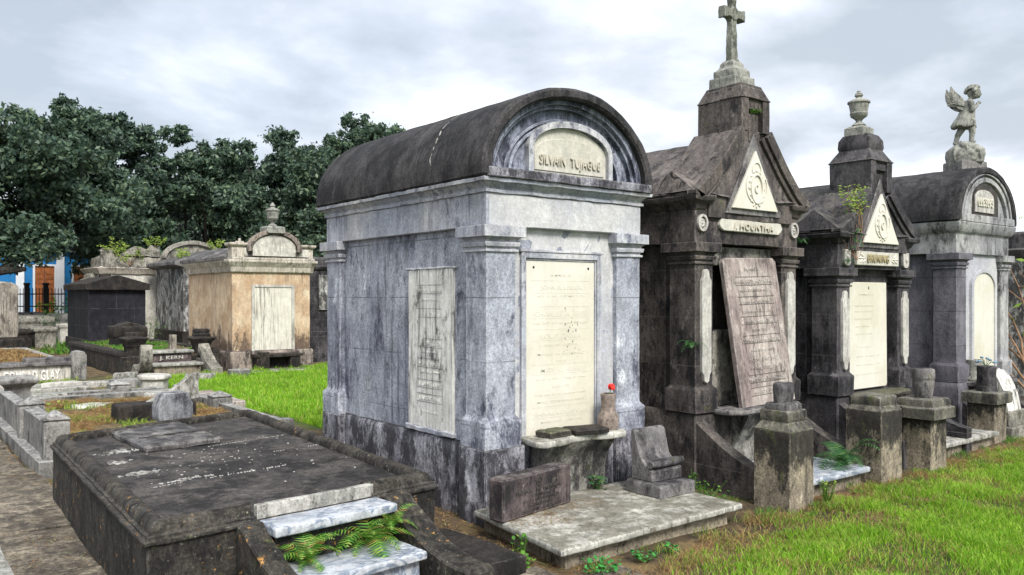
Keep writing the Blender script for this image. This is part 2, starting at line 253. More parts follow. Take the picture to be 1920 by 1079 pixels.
# ============================================================ mesh builder
ORG={}
def tag(o,label=None,cat=None,group=None,kind=None):
    if cat and not kind: kind='thing'
    for k,v in (('label',label),('category',cat),('group',group),('kind',kind)):
        if v: o[k]=v
    return o
def thing(name,loc,label,cat,group=None,rz=0):
    o=bpy.data.objects.new(name,None); col.objects.link(o); o.location=loc; o.rotation_euler=(0,0,rz); o.empty_display_size=.2
    ORG[o.name]=Vector(loc); return tag(o,label,cat,group)
class MB:
    def __init__(s): s.b=bmesh.new(); s.extra=[]
    def face(s,vs):
        try: return s.b.faces.new(vs)
        except ValueError: return None
    def v(s,*p): return s.b.verts.new(p)
    def box(s,x0,x1,y0,y1,z0,z1):
        return s.loft([(x0,y0),(x1,y0),(x1,y1),(x0,y1)],[(0,z0),(0,z1)])
    def loft(s,poly,prof):
        n=len(poly); rings=[]
        for off,z in prof:
            ring=[]
            for i in range(n):
                p=Vector(poly[i]); a=Vector(poly[i-1]); b=Vector(poly[(i+1)%n])
                e1=(p-a).normalized(); e2=(b-p).normalized(); n1=Vector((e1.y,-e1.x)); n2=Vector((e2.y,-e2.x))
                mt=(n1+n2); mt=mt/max(.2,mt.length_squared)*2
                q=p+mt*off; ring.append(s.v(q.x,q.y,z))
            rings.append(ring)
        s.face(rings[0][::-1]); s.face(rings[-1])
        for r0,r1 in zip(rings,rings[1:]):
            for i in range(n): s.face([r0[i],r0[(i+1)%n],r1[(i+1)%n],r1[i]])
        return s
    def rect(s,x0,x1,y0,y1,prof): return s.loft([(x0,y0),(x1,y0),(x1,y1),(x0,y1)],prof)
    def ext(s,pts,ax,a,b):
        f={'y':lambda u,v,t:(u,t,v),'x':lambda u,v,t:(t,u,v),'z':lambda u,v,t:(u,v,t)}[ax]
        A=[s.v(*f(u,v,a)) for u,v in pts]; B=[s.v(*f(u,v,b)) for u,v in pts]; n=len(pts)
        s.face(A); s.face(B[::-1])
        for i in range(n): s.face([A[i],B[i],B[(i+1)%n],A[(i+1)%n]])
        return s
    def band(s,o,i_,ax,a,b):      # closed band between two open polylines of equal length
        f={'y':lambda u,v,t:(u,t,v),'x':lambda u,v,t:(t,u,v)}[ax]; n=len(o)
        V=[[s.v(*f(*p,t)) for p in q] for q in (o,i_) for t in (a,b)]
        oa,ob,ia,ib=V
        for k in range(n-1):
            s.face([oa[k],oa[k+1],ia[k+1],ia[k]]); s.face([ob[k+1],ob[k],ib[k],ib[k+1]])
            s.face([oa[k+1],oa[k],ob[k],ob[k+1]]); s.face([ia[k],ia[k+1],ib[k+1],ib[k]])
        s.face([oa[0],ia[0],ib[0],ob[0]]); s.face([oa[-1],ob[-1],ib[-1],ia[-1]]); return s
    def lathe(s,x,y,prof,n=20,tw=0):
        rs=[[s.v(x+r*math.cos(2*math.pi*k/n+tw),y+r*math.sin(2*math.pi*k/n+tw),z) for k in range(n)] for r,z in prof]
        s.face(rs[0][::-1]); s.face(rs[-1])
        for a,b in zip(rs,rs[1:]):
            for k in range(n): s.face([a[k],a[(k+1)%n],b[(k+1)%n],b[k]])
        return s
    def tube(s,pts,rad,n=8):
        pts=[Vector(p) for p in pts]; rr=rad if isinstance(rad,(list,tuple)) else [rad]*len(pts); rs=[]
        for i,p in enumerate(pts):
            d=(pts[min(i+1,len(pts)-1)]-pts[max(i-1,0)]).normalized(); u=d.orthogonal().normalized()
            if abs(d.z)<.9: u=d.cross(Vector((0,0,1))).normalized()
            w_=d.cross(u)
            rs.append([s.v(*(p+(u*math.cos(2*math.pi*k/n)+w_*math.sin(2*math.pi*k/n))*rr[i])) for k in range(n)])
        s.face(rs[0][::-1]); s.face(rs[-1])
        for a,b in zip(rs,rs[1:]):
            for k in range(n): s.face([a[k],a[(k+1)%n],b[(k+1)%n],b[k]])
        return s
    def ell(s,c,r,seg=12,rings=8,rot=None):
        m=Matrix.Translation(c)
        if rot: m=m@rot
        m=m@Matrix.Diagonal((*r,1)); bmesh.ops.create_uvsphere(s.b,u_segments=seg,v_segments=rings,radius=1,matrix=m); return s
    def xf(s,m): bmesh.ops.transform(s.b,matrix=m,verts=s.b.verts[:]); return s
    def rotz(s,a,c): return s.xf(Matrix.Translation(c)@Matrix.Rotation(a,4,'Z')@Matrix.Translation(-Vector(c)))
    def build(s,name,mat,parent=None,bev=.005,cell=0,amp=.003,fs=5.,smooth=True,org=None,sharp=32,remesh=0):
        b=s.b; bmesh.ops.recalc_face_normals(b,faces=b.faces[:])
        if bev:
            es=[e for e in b.edges if len(e.link_faces)==2 and e.calc_face_angle(0)>.5 and e.calc_length()>bev*2.5]
            if es: bmesh.ops.bevel(b,geom=es,offset=bev,segments=1,affect='EDGES',profile=.6,clamp_overlap=True)
        if cell:
            bmesh.ops.triangulate(b,faces=[f for f in b.faces if len(f.verts)>4])
            for it in range(8):
                es=[e for e in b.edges if e.calc_length()>cell]
                if not es or len(b.faces)>60000: break
                bmesh.ops.subdivide_edges(b,edges=es,cuts=1,use_grid_fill=True)
                bmesh.ops.triangulate(b,faces=[f for f in b.faces if len(f.verts)>4])
            for v in b.verts:
                q=v.co; d=noise.noise_vector(q*fs)*amp+noise.noise_vector(q*fs*3.7)*amp*.5; v.co=q+d
        me=bpy.data.meshes.new(name)
        if org is None:
            if parent is not None: org=ORG[parent.name]
            else:
                cs=[v.co for v in b.verts]; lo=Vector((min(c.x for c in cs),min(c.y for c in cs),min(c.z for c in cs))); hi=Vector((max(c.x for c in cs),max(c.y for c in cs),0))
                org=Vector(((lo.x+hi.x)/2,(lo.y+hi.y)/2,lo.z))
        bmesh.ops.translate(b,verts=b.verts[:],vec=-Vector(org))
        b.to_mesh(me); b.free(); me.materials.append(MT[mat] if isinstance(mat,str) else mat)
        if smooth:
            me.shade_smooth(); me.set_sharp_from_angle(angle=R(sharp))
        o=bpy.data.objects.new(name,me); col.objects.link(o)
        if parent is not None:
            o.parent=parent
        else: o.location=org
        ORG[o.name]=Vector(org)
        if remesh:
            md=o.modifiers.new('r','REMESH'); md.mode='VOXEL'; md.voxel_size=remesh; md.use_smooth_shade=True
            m2=o.modifiers.new('s','SMOOTH'); m2.iterations=3; m2.factor=.5
            dg=bpy.context.evaluated_depsgraph_get(); dg.update(); me2=bpy.data.meshes.new_from_object(o.evaluated_get(dg)); o.modifiers.clear(); o.data=me2
        return o
def mesh_np(name,V,F,mat,parent=None,smooth=False):
    me=bpy.data.meshes.new(name); org=ORG[parent.name] if parent is not None else Vector((0,0,0))
    V=np.asarray(V,dtype=float).reshape(-1,3)
    if parent is None: org=Vector((float(V[:,0].mean()),float(V[:,1].mean()),float(V[:,2].min())))
    V=V-np.array(org)
    me.from_pydata(V.tolist(),[],F if isinstance(F,list) else F.tolist()); me.materials.append(MT[mat])
    if smooth: me.shade_smooth()
    o=bpy.data.objects.new(name,me); col.objects.link(o)
    if parent is not None: o.parent=parent
    else: o.location=org
    ORG[o.name]=org
    return o
def text_mesh(lines,name,mat,parent,mtx):
    """lines: (text, centre x, baseline y, cap height, max width); built flat in XY, raised along +Z, then placed by mtx"""
    b=bmesh.new()
    for t,cx_,by,hh,wd,ex in lines:
        cu=bpy.data.curves.new('t','FONT'); cu.body=t; cu.size=1; cu.extrude=.5; cu.align_x='CENTER'; cu.resolution_u=2; cu.offset=.012; cu.space_character=1.08
        o=bpy.data.objects.new('t',cu); col.objects.link(o); dg=bpy.context.evaluated_depsgraph_get(); dg.update()
        me=bpy.data.meshes.new_from_object(o.evaluated_get(dg)); xs=[v.co.x for v in me.vertices]; ys=[v.co.y for v in me.vertices]
        if xs:
            sx_=wd/(max(xs)-min(xs)); sy=hh/(max(ys)-min(0,min(ys))); mid=(max(xs)+min(xs))/2
            for v in me.vertices: v.co=Vector(((v.co.x-mid)*sx_+cx_,v.co.y*sy+by,v.co.z*2*ex))
            b.from_mesh(me)
        bpy.data.objects.remove(o); bpy.data.curves.remove(cu); bpy.data.meshes.remove(me)
    bmesh.ops.transform(b,matrix=mtx,verts=b.verts[:])
    m=MB(); m.b.free(); m.b=b
    return m.build(name,mat,parent,bev=0,smooth=False)
FRONT=lambda x,y,z: Matrix.Translation((x,y,z))@Matrix.Rotation(R(90),4,'X')           # reads from -Y
LEFT=lambda x,y,z: Matrix.Translation((x,y,z))@Matrix.Rotation(R(-90),4,'Z')@Matrix.Rotation(R(90),4,'X')  # reads from -X
def arc(cx_,cz,rx,rz,a0,a1,n=24): return [(cx_+rx*math.cos(R(a0+(a1-a0)*i/n)),cz+rz*math.sin(R(a0+(a1-a0)*i/n))) for i in range(n+1)]
# ============================================================ the setting
def gz(x,y):      # the ground drops slightly towards the left walk
    t=min(1,max(0,(x+.6)/-1.)) if y<5 else (1. if x<4.5 else max(0,1-(x-4.5)/1.5))
    if 4<=y<5: pass
    return -.08*t
def build_ground():
    def ax(lo,hi,a,b,st): 
        v=list(np.arange(a,b,st)); x=b; d=st
        while x<hi: v.append(x); d*=1.35; x+=d
        v.append(hi); x=a-st; d=st
        while x>lo: v.insert(0,x); d*=1.35; x-=d
        v.insert(0,lo); return v
    X=ax(-60,130,-5,10,.16); Y=ax(-60,150,-6,15,.16)
    V=[(x,y,gz(x,y)+(.02*noise.noise(Vector((x*1.3,y*1.3,0)))+.008*noise.noise(Vector((x*6,y*6,0)))-.012 if -6<x<12 and -7<y<18 else -.01)) for y in Y for x in X]
    n=len(X); F=[(j*n+i,j*n+i+1,(j+1)*n+i+1,(j+1)*n+i) for j in range(len(Y)-1) for i in range(n-1)]
    o=mesh_np('ground',V,F,'ground',smooth=True); tag(o,kind='structure')
build_ground()
m=MB()      # old concrete walk on the left, in front of the plots, in uneven slabs
for i,(y0,y1) in enumerate([(-2.4,-.7),(-.68,.9),(.92,2.1),(2.12,3.3),(3.32,4.6),(4.62,6.),(6.02,7.4),(7.42,9.2)]):
    dz=.012*math.sin(i*2.3)
    m.box(-3.9,-2.20 if y0<4.2 else -2.26,y0-.005,y1+.005,-.16,-.058+dz)
o=m.build('path','concrete',cell=.14,amp=.008,fs=2.5); tag(o,kind='structure')
m=MB(); m.box(-1.,-.33,-1.75,-.95,-.1,.012); m.box(-.31,.12,-1.62,-1.2,-.1,.0)
o=m.build('pavement','concrete',cell=.1,amp=.01,fs=3.); tag(o,kind='structure')
# ============================================================ tablet helpers
def tablet_lines(w,h,rows,ex=.003,cap=.045,frame=True):
    return [(t,0,h*f,cap*(s_ if s_ else 1),w*wf,ex) for t,f,wf,s_ in rows]
# ============================================================ 1. main barrel-roofed tomb
W,D=1.60,2.60
tb=thing('barrel_roofed_tomb',(W/2,D/2,0),'large blue grey plastered tomb with black barrel roof and cream tablet, nearest the camera','tomb','above ground family tombs')
m=MB(); m.box(.05,W-.05,.05,D-.05,.45,2.2); m.build('wall','wall',tb,cell=.12,amp=.004)
m=MB(); m.box(.262,1.338,.0495,.08,.55,2.17); m.build('front_panel','front',tb,cell=.12,amp=.003)
m=MB(); m.box(.02,W+.003,-.007,.05,2.166,2.402); m.build('front_frieze','front',tb,cell=.12,amp=.002)
m=MB(); m.rect(.02,W-.02,.02,D-.02,[(0,-.15),(0,.50),(-.012,.545),(-.05,.56)])
for x0,x1,y0,y1 in ((-.035,.335,-.035,.305),(1.30,W+.035,-.035,.30),(-.035,.30,2.28,D+.035,)): m.rect(x0,x1,y0,y1,[(0,-.15),(0,.545)])
m.build('plinth','plinth',tb,cell=.1,amp=.005,bev=.012)
def pilaster(x0,x1,y0,y1,zb,zt,mat,mat2,parent,k=1.):
    m=MB(); m.rect(x0,x1,y0,y1,[(.03*k,zb-.008),(.032*k,zb+.19),(.018*k,zb+.205),(0,zb+.225),(0,zt-.17)])
    o=m.build('pilaster',mat,parent,cell=.12,amp=.003)
    c=MB(); c.rect(x0,x1,y0,y1,[(.0,zt-.192),(.016,zt-.188),(.016,zt-.172),(.002,zt-.170),(.002,zt-.152),(.020,zt-.150),(.026,zt-.128),(.026,zt-.118),(.010,zt-.114),(.012,zt-.10),(.036,zt-.082),(.056,zt-.080),(.056,zt)])
    c.build('capital',mat2,o,bev=.002,cell=.12,amp=.003); return o
pilaster(0,.27,0,.26,.545,2.165,'wall','frieze',tb)
pilaster(1.33,W,0,.24,.545,2.165,'wall','frieze',tb)
pilaster(0,.24,2.33,D,.545,2.165,'wall','frieze',tb)
m=MB(); m.rect(-.004,W+.004,-.004,D+.004,[(0,2.163),(0,2.405)]); m.build('frieze','frieze',tb,cell=.12,amp=.003)
m=MB(); m.rect(0,W,0,D,[(.002,2.403),(.022,2.405),(.022,2.428),(.008,2.431),(.012,2.445),(.040,2.468),(.045,2.476),(.075,2.479),(.078,2.505),(.06,2.507)]); m.build('cornice','frieze',tb,cell=.07,amp=.006,bev=.002,fs=8)
# barrel shell and recessed tympanum
cxm=W/2
def barrel(parent,cx_,hw,z0,hh,y0,y1,rim,mat,tm,base=.05,rec=.06):
    o_=[(cx_+hw+.0,z0)]+arc(cx_,z0+base,hw,hh-base,0,180,40)+[(cx_-hw,z0)]
    i_=[(cx_+hw-rim,z0)]+arc(cx_,z0+base,hw-rim,hh-base-rim,0,180,40)+[(cx_-hw+rim,z0)]
    m=MB(); m.band(o_,i_,'y',y0,y1); r=m.build('roof',mat,parent,cell=.09,amp=.007,fs=3.,bev=.018)
    m=MB()
    prs=[(cx_+hw-rim*.5,z0+.002)]+arc(cx_,z0+base,hw-rim*.5,hh-base-rim*.5,0,180,40)+[(cx_-hw+rim*.5,z0+.002)]
    m.ext(prs,'y',y0+rec,y1-.04)
    m.build('tympanum',tm,parent,cell=.12,amp=.004); return r
roof=barrel(tb,cxm,.885,2.508,.745,-.085,D+.09,.085,'barrel','tymp',rec=.145)
m=MB()
for k,(rx,rz,wd,y0) in enumerate(((.80,.645,.055,-.02),(.745,.59,.03,.015),(.62,.485,.022,.03),(.585,.45,.022,.018))):
    m.band(arc(cxm,2.545,rx,rz,2,178,40),arc(cxm,2.545,rx-wd,rz-wd,2,178,40),'y',y0,.09)
m.build('arch_moulding','tymp',tb,bev=.003,cell=.14,amp=.002); m=MB(); m.box(-.045,W+.045,-.10,.075,2.509,2.577); m.build('tympanum_ledge','plinth',tb,bev=.006,cell=.1,amp=.004)
def segtop(x0,x1,z0,zs,rise,n=16):
    c=(x0+x1)/2; a=(x1-x0)/2
    return [(x0,z0),(x1,z0)]+[(c+a*math.cos(math.pi*i/n),zs+rise*math.sin(math.pi*i/n)**.9) for i in range(n+1)]
m=MB(); m.band([(.40,2.577),(.40,2.78)]+segtop(.40,1.28,2.577,2.78,.235)[2:][::-1]+[(1.28,2.577)],[(.445,2.577),(.445,2.77)]+segtop(.445,1.235,2.577,2.77,.195)[2:][::-1]+[(1.235,2.577)],'y',.0,.08); m.build('plaque_surround','frieze',tb,bev=.004)
m=MB(); m.ext(segtop(.443,1.237,2.578,2.772,.197),'y',.035,.06); pq=m.build('name_plaque','plaq',tb,bev=.004)
m=MB(); m.ext(segtop(.475,1.205,2.615,2.74,.14),'y',.026,.037); m.build('raised_panel','plaq',pq,bev=.003)
text_mesh([('SILVAIN  TUJAGUE',0,0,.098,.64,.007)],'lettering','letter',pq,FRONT(.835,.019,2.665))
m=MB(); r=random.Random(19)
for k in range(30):
    u=r.uniform(.80,.92)+.05*math.sin(k); z=1.36+.16*math.sin(k*1.3)+r.uniform(-.03,.03)-.35*(u-.86); q=r.uniform(.003,.008)
    m.loft([(q*math.cos(a),q*1.2*math.sin(a)) for a in [j*.785 for j in range(8)]],[(0,-.0008),(0,.0006)]) if 0 else m.ell((u,.0415,z),(q,.0012,q*r.uniform(.8,2.)),8,4)
tag(m.build('dirt_smudge','greyst',tb,bev=0),kind='stuff')
m=MB(); r=random.Random(9)
for (ya,yb_,t0,t1,wd) in ((.62,.80,172,112,.006),(.16,.20,100,86,.007),(.95,1.05,100,92,.006)):
    n=26; P=[]
    for k in range(n+1):
        f=k/n; a=R(t0+(t1-t0)*f); y=ya+(yb_-ya)*f+.010*math.sin(k*.6)+r.gauss(0,.006); rr_=1.004
        P.append((cxm+.885*rr_*math.cos(a),y,2.558+.695*rr_*math.sin(a),wd*(.3+r.random())*(1.6 if 8<k<16 else 1)))
    for a,b in zip(P,P[1:]):
        if r.random()<.22: continue
        m.face([m.v(a[0],a[1]-a[3],a[2]),m.v(a[0],a[1]+a[3],a[2]),m.v(b[0],b[1]+b[3],b[2]),m.v(b[0],b[1]-b[3],b[2])])
tag(m.build('mortar_patch','slab',roof,bev=0),kind='stuff')
# front tablet and frame
m=MB()
m.band([(.345,.58),(.345,1.985),(1.175,1.985),(1.175,.58)],[(.385,.58),(.385,1.94),(1.13,1.94),(1.13,.58)],'y',.02,.08)
m.box(.33,1.19,.012,.075,1.985,2.005)
m.band([(.387,.58),(.387,1.938),(1.128,1.938),(1.128,.58)],[(.40,.58),(.40,1.925),(1.115,1.925),(1.115,.58)],'y',.034,.085)
m.build('tablet_frame','frieze',tb,bev=.003)
m=MB(); m.box(.403,1.112,.042,.09,.585,1.922); tbl=m.build('tablet','cream',tb,bev=.003)
rows=[('IN MEMORY OF',1.22,.3,.5),('JOHN B. LEGIER',1.12,.62,1),('NOV. 12 1869   DIED MAY 3 1931',1.06,.7,.4),('CHARLES A. EBEE',.91,.78,1),('DIED SEPT. 30 1919 AGED 59 YEARS',.85,.8,.4),('LOUIS LEGIER',.74,.6,.9),('BORN 1872  DIED 1928',.68,.5,.4),('MARIE  A. RICHARD',.61,.7,.5),('WIFE OF',.555,.15,.4),('MISS  L.  EBEE',.48,.6,.8),('AUG. 4 1901   FEB. 9 1944',.42,.74,.4),('LOUISE',.36,.25,.5),('DIED JAN. 20 1952 AGED 84 YEARS',.30,.75,.4),('MRS. JOSEPHINE EBEE',.245,.7,.5),('JEANNE LOUIS GIER',.145,.84,.95),('MARCH 19 1892   JUNE 2 1960',.09,.6,.5)]
m=MB()
for f in (1.185,1.09,.985,.895,.81,.725,.54,.465,.215,.13): m.box(.46,1.06,.0406,.0425,.585+f,.5875+f)
m.build('ruled_lines','cream',tbl,bev=0)
text_mesh([(t,0,z,.044*s_,.70*w_,.0014) for t,z,w_,s_ in rows],'inscription','cream',tbl,FRONT(.757,.0416,.585))
for x in (.475,1.045):
    m=MB(); m.ell((x,.04,1.872),(.009,.008,.009),8,6); m.build('bolt','iron',tbl,bev=0)
# side tablet (on the -X side)
m=MB(); m.box(.028,.09,.475,1.13,.595,1.865); stb=m.build('side_tablet','stainmarble',tb,bev=.004,cell=.1,amp=.003)
side=[('SILVAIN TUJAGUE',1.09,.58,1),('BORN 1849 DIED 1912',1.02,.4,.5),('HONORE TUJAGUE',.90,.62,1),('CELESTINE ZLATIVE',.66,.6,1),('BORN IN FRANCE',.60,.4,.5),('VEUVE TUJAGUE',.50,.55,1),('DECEDE LE 4 MAI',.44,.45,.5),('SUZANNE LAURE',.335,.58,.9),('LAURENT PAUL',.22,.52,.9),('JEAN LOUIS',.12,.4,.8)]
text_mesh([(t,0,z,.035*s_,.6*w_,.0015) for t,z,w_,s_ in side],'inscription','stainmarble',stb,LEFT(.0276,.80,.595))
m=MB()
for f in (1.145,1.075,.955,.885,.715,.645,.555,.485,.385,.32,.27,.205): m.box(.0262,.03,.62,.99,.595+f,.5975+f)
m.build('ruled_lines','greyst',stb,bev=0)
m=MB(); m.box(.02,.075,.44,1.17,1.865,1.883); m.build('tablet_head','frieze',tb,bev=.006,cell=.05,amp=.008,fs=12); m=MB(); m.box(.012,.075,.46,1.15,.556,.598); m.build('tablet_sill','frieze',tb,bev=.006,cell=.05,amp=.008,fs=12)
# shelf on scrolled bracket
m=MB(); pts=[(.33,.02),(.30,-.20),(.36,-.27),(.52,-.26),(.66,-.20),(.86,-.20),(1.0,-.26),(1.16,-.27),(1.22,-.20),(1.20,.02)]
m.loft(pts[::1],[(-.012,.545),(0,.553),(0,.59),(-.012,.60)]); m.build('shelf','slab',tb,bev=.004,cell=.07,amp=.006)
m=MB(); m.ext([(.02,.08),(-.055,.10),(-.07,.3),(-.10,.42),(-.17,.51),(-.19,.548),(.02,.548)],'x',.43,1.13); m.build('bracket','brk',tb,bev=.004,cell=.08,amp=.006)
# things on the shelf
m=MB(); m.lathe(1.105,-.125,[(.0,.601),(.085,.601),(.09,.66),(.085,.70),(.062,.75),(.058,.80),(.068,.875),(.063,.883),(.05,.883),(.046,.84),(0,.84)],8,.39)
vs=m.build('stone_vase',stone('pinkish worn concrete',(.26,.21,.18),(.19,.15,.135),(.05,.04,.04),.35,.5,3.,.4,speck=.4,off=40),None,bev=.004,cell=.05,amp=.003)
tag(vs,'pinkish stone vase holding a red flower on the shelf of the barrel roofed tomb','vase')
fl=thing('red_flower',(1.12,-.13,.84),'single red artificial flower standing in the stone vase','flower')
m=MB(); m.tube([(1.115,-.13,.842),(1.118,-.132,.89),(1.125,-.136,.92)],.003); m.build('stem','fern',fl,bev=0)
m=MB()
for k in range(14):
    a=k*2.4; rr=.008+.016*(k/14); m.ell((1.127+rr*math.cos(a),-.137+rr*math.sin(a),.932+.012*math.sin(k*1.7)),(.012,.012,.016),6,5)
m.build('petals','red',fl,bev=0)
m=MB(); m.rect(.42,.66,-.20,-.03,[(0,.601),(0,.635),(-.01,.65),(-.05,.655)]); m.rotz(R(8),(.54,-.12,0)); o=m.build('broken_brick','ped',bev=.012,cell=.04,amp=.007,fs=12)
tag(o,'mossy tan broken block lying on the left end of the tomb shelf','stone')
m=MB(); m.rect(.70,1.0,-.235,-.03,[(0,.603),(.004,.637),(-.02,.645)]); m.rotz(R(-12),(.8,-.12,0)); o=m.build('loose_tile','low',bev=.006,cell=.06,amp=.003)
tag(o,'flat dark square stone lying beside the vase on the tomb shelf','stone')
m=MB(); m.rect(.985,1.225,-.235,-.02,[(0,.5995),(0,.604)]); m.b.clear(); m.b.free()
# slab in front with base
sl=thing('ground_slab',(.63,-.55,0),'large pale marble slab on a low concrete base before the barrel roofed tomb','slab')
m=MB(); m.loft([(-.27,-1.12),(1.52,-1.09),(1.50,-.035),(-.13,-.035)],[(-.012,.09),(0,.10),(0,.13),(-.010,.140)]); m.build('slab_top','slab',sl,bev=.003,cell=.09,amp=.004)
m=MB(); m.loft([(-.18,-1.05),(1.44,-1.02),(1.44,-.04),(-.05,-.04)],[(0,-.15),(0,.092)]); m.build('slab_base','ped',sl,cell=.1,amp=.008)
# inscribed headstone leaning on slab
hs=thing('inscribed_headstone',(.2,-.34,.14),'dark stained rectangular headstone with round emblem and engraved words, on the marble slab','headstone')
ang=R(11); piv=(-.19,-.45,.14)
m=MB(); m.box(-.19,.56,-.45,-.31,.139,.425); m.rotz(ang,piv); m.build('stone','purp',hs,bev=.012,cell=.05,amp=.003)
TM=Matrix.Translation(piv)@Matrix.Rotation(ang,4,'Z')@Matrix.Translation((.375,-.002,0))@Matrix.Rotation(R(90),4,'X')
text_mesh([('FRANK  H  HERRAL',0,.158,.028,.50,.004),('LOUISIANA',.02,.125,.021,.2,.003),('CO D 2 BN US GUARDS',.02,.092,.021,.40,.003),('WORLD WAR I',.02,.059,.021,.25,.003),('DEC 6 1895   AUG 24 1952',.03,.025,.021,.44,.003)],'inscription','dead',hs,TM)
m=MB(); m.band(arc(.0,.225,.03,.032,0,360,24),arc(.0,.225,.024,.026,0,360,24),'y',-.006,.004); m.box(-.016,.016,-.005,.003,.222,.228); m.box(-.003,.003,-.0055,.0025,.205,.245)
m.xf(Matrix.Translation(piv)@Matrix.Rotation(ang,4,'Z')@Matrix.Translation((.375,0,0))); m.build('emblem','dead',hs,bev=0)
# book-rest headstone with scroll roll
bk=thing('pillow_headstone',(1.33,-.42,.14),'slanted grey headstone with carved scroll roll, right end of the large marble slab','headstone')
m=MB(); m.rect(1.12,1.52,-.66,-.30,[(0,.139),(0,.225),(-.012,.24)]); m.build('base','greyst',bk,bev=.008,cell=.06,amp=.005)
m=MB(); m.ext([(-.55,.238),(-.55,.33),(-.50,.345),(-.43,.42),(-.375,.60),(-.36,.625),(-.325,.62),(-.33,.238)],'x',1.15,1.49); m.build('slanted_stone','greyst',bk,bev=.01,cell=.05,amp=.005)
m=MB(); m.tube([(1.14,-.535,.375),(1.20,-.535,.375),(1.44,-.535,.375),(1.5,-.535,.375)],[.028,.034,.034,.028],14); m.build('scroll_roll','greyst',bk,bev=0,cell=.05,amp=.003)
# ============================================================ 2. gable tomb with cross
def steeple_tomb(prefix,x0,x1,yf,label,mat,roofmat,sp,depth=2.6):
    """steep gabled tomb with a short tower; sp: heights"""
    yg=yf-.07; cx_=(x0+x1)/2; t=thing(prefix,(cx_,yf+depth/2,0),label,'tomb','above ground family tombs')
    ze,zl,zt,zj,zs,zr=sp['ent'],sp['lip'],sp['cap'],sp['join'],sp['shoulder'],sp['ridge']
    y1=yf+depth
    m=MB(); m.rect(x0+.06,x1-.06,yf+.40,y1,[(0,-.1),(0,zt)]); m.box(x0+.07,x1-.07,yf+.22,yf+.45,-.1,zt); m.build('wall',mat,t,cell=.14,amp=.004)
    m=MB(); m.rect(x0,x1,yf,y1+.02,[(0,-.1),(0,.60),(-.02,.635),(-.04,.636)]); m.build('plinth',mat,t,cell=.12,amp=.005,bev=.01)
    for a,b in ((x0,x0+.26),(x1-.26,x1)):
        pl=pilaster(a+.01,b-.01,yf+.01,yf+.30,.64,zt,mat,mat,t)
        m=MB(); c=(a+b)/2+.005; w_=.062; zb_=.94; zz=zt-.28
        m.ext([(c-w_*.5,zb_-.03),(c,zb_-.05),(c+w_*.5,zb_-.03),(c+w_*.6,zb_+.02),(c+w_,zb_+.05),(c+w_,zz-.05),(c+w_*.6,zz-.02),(c+w_*.5,zz+.03),(c,zz+.05),(c-w_*.5,zz+.03),(c-w_*.6,zz-.02),(c-w_,zz-.05),(c-w_,zb_+.05),(c-w_*.6,zb_+.02)],'y',yf-.02,yf+.02)
        m.build('marble_strip','wingm',pl,bev=.004)
    m=MB(); m.rect(x0+.0,x1-.0,yf+.0,y1,[(0,zt-.002),(0,zl-.003)]); m.rect(x0-.001,x0+.11,yf-.001,y1,[(0,ze),(.02,ze+.02),(.03,ze+.06),(.075,zl-.05),(.085,zl-.005),(.05,zl)]); m.rect(x1-.11,x1+.001,yf-.001,y1,[(0,ze),(.02,ze+.02),(.03,ze+.06),(.075,zl-.05),(.085,zl-.005),(.05,zl)]); m.rect(x0+.15,x1-.15,yg+.035,yf+.05,[(0,ze-.06),(0,zl)]); m.build('entablature',mat,t,cell=.08,amp=.007,fs=7)
    # main roof: ridge along Y
    ov=.09; yb=y1+.05; yg=yf-.07
    m=MB(); m.ext([(x0-ov,zl-.002),(x1+ov,zl-.002),(x1+ov,zl+.03),(cx_+.04,zr),(cx_-.04,zr),(x0-ov,zl+.03)],'y',yf+.25,yb)
    rf=m.build('roof',roofmat,t,cell=.12,amp=.010,fs=3.,bev=.012)
    # front gable block with concave sides
    hw=sp['tw']/2; td=sp['td']
    def side_curve(n=10):
        P=[]
        for i in range(n+1):
            f=i/n; x=(1-f)*(hw)+f*(x1-cx_+ov-.02); z=zl+.02+(zj-zl-.02)*((1-f)**1.28); P.append((x,z))
        return P
    sc_=side_curve(); prof=[(cx_+a,b) for a,b in sc_][::-1]+[(cx_-a,b) for a,b in sc_]
    prof=[(x1+ov-.02,zl-.004)]+prof+[(x0-ov+.02,zl-.004)]
    m=MB(); m.ext(prof,'y',yg+.04,yg+td+.05); m.build('gable',roofmat,t,cell=.1,amp=.008,bev=.008)
    # raking moulding along the gable edge
    outer=[(x1+ov,zl-.0)]+[(cx_+a+.02,b+.012) for a,b in sc_][::-1]; inner=[(x1+ov-.14,zl+.0)]+[(cx_+a-.055,b-.05) for a,b in sc_][::-1]
    m=MB()
    for sgn in (1,-1):
        O=[(cx_+sgn*(p[0]-cx_),p[1]) for p in outer]; I=[(cx_+sgn*(p[0]-cx_),p[1]) for p in inner]
        m.band(O,I,'y',yg-.015,yg+.08)
        O2=[(cx_+sgn*(p[0]-cx_-.085),p[1]-.06) for p in outer[1:]]; I2=[(cx_+sgn*(p[0]-cx_-.12),p[1]-.09) for p in outer[1:]]
        m.band(O2,I2,'y',yg+.012,yg+.06)
    m.build('raking_moulding',mat,t,bev=.004,cell=.14,amp=.003)
    # tower
    m=MB(); yc=yg+td/2+.02
    m.rect(cx_-hw,cx_+hw,yg+.06,yg+td,[(0,zj-.05),(0,zs)]); m.box(cx_-hw,cx_-hw+.10,yg,yg+.07,zj-.02,zs); m.box(cx_+hw-.10,cx_+hw,yg,yg+.07,zj-.02,zs); m.box(cx_-hw+.1,cx_+hw-.1,yg+.02,yg+.07,zs-.09,zs)
    m.box(cx_-.06,cx_+.06,yg+.03,yg+.07,zj-.1,zs-.13)
    tw=m.build('tower',mat,t,cell=.1,amp=.005)
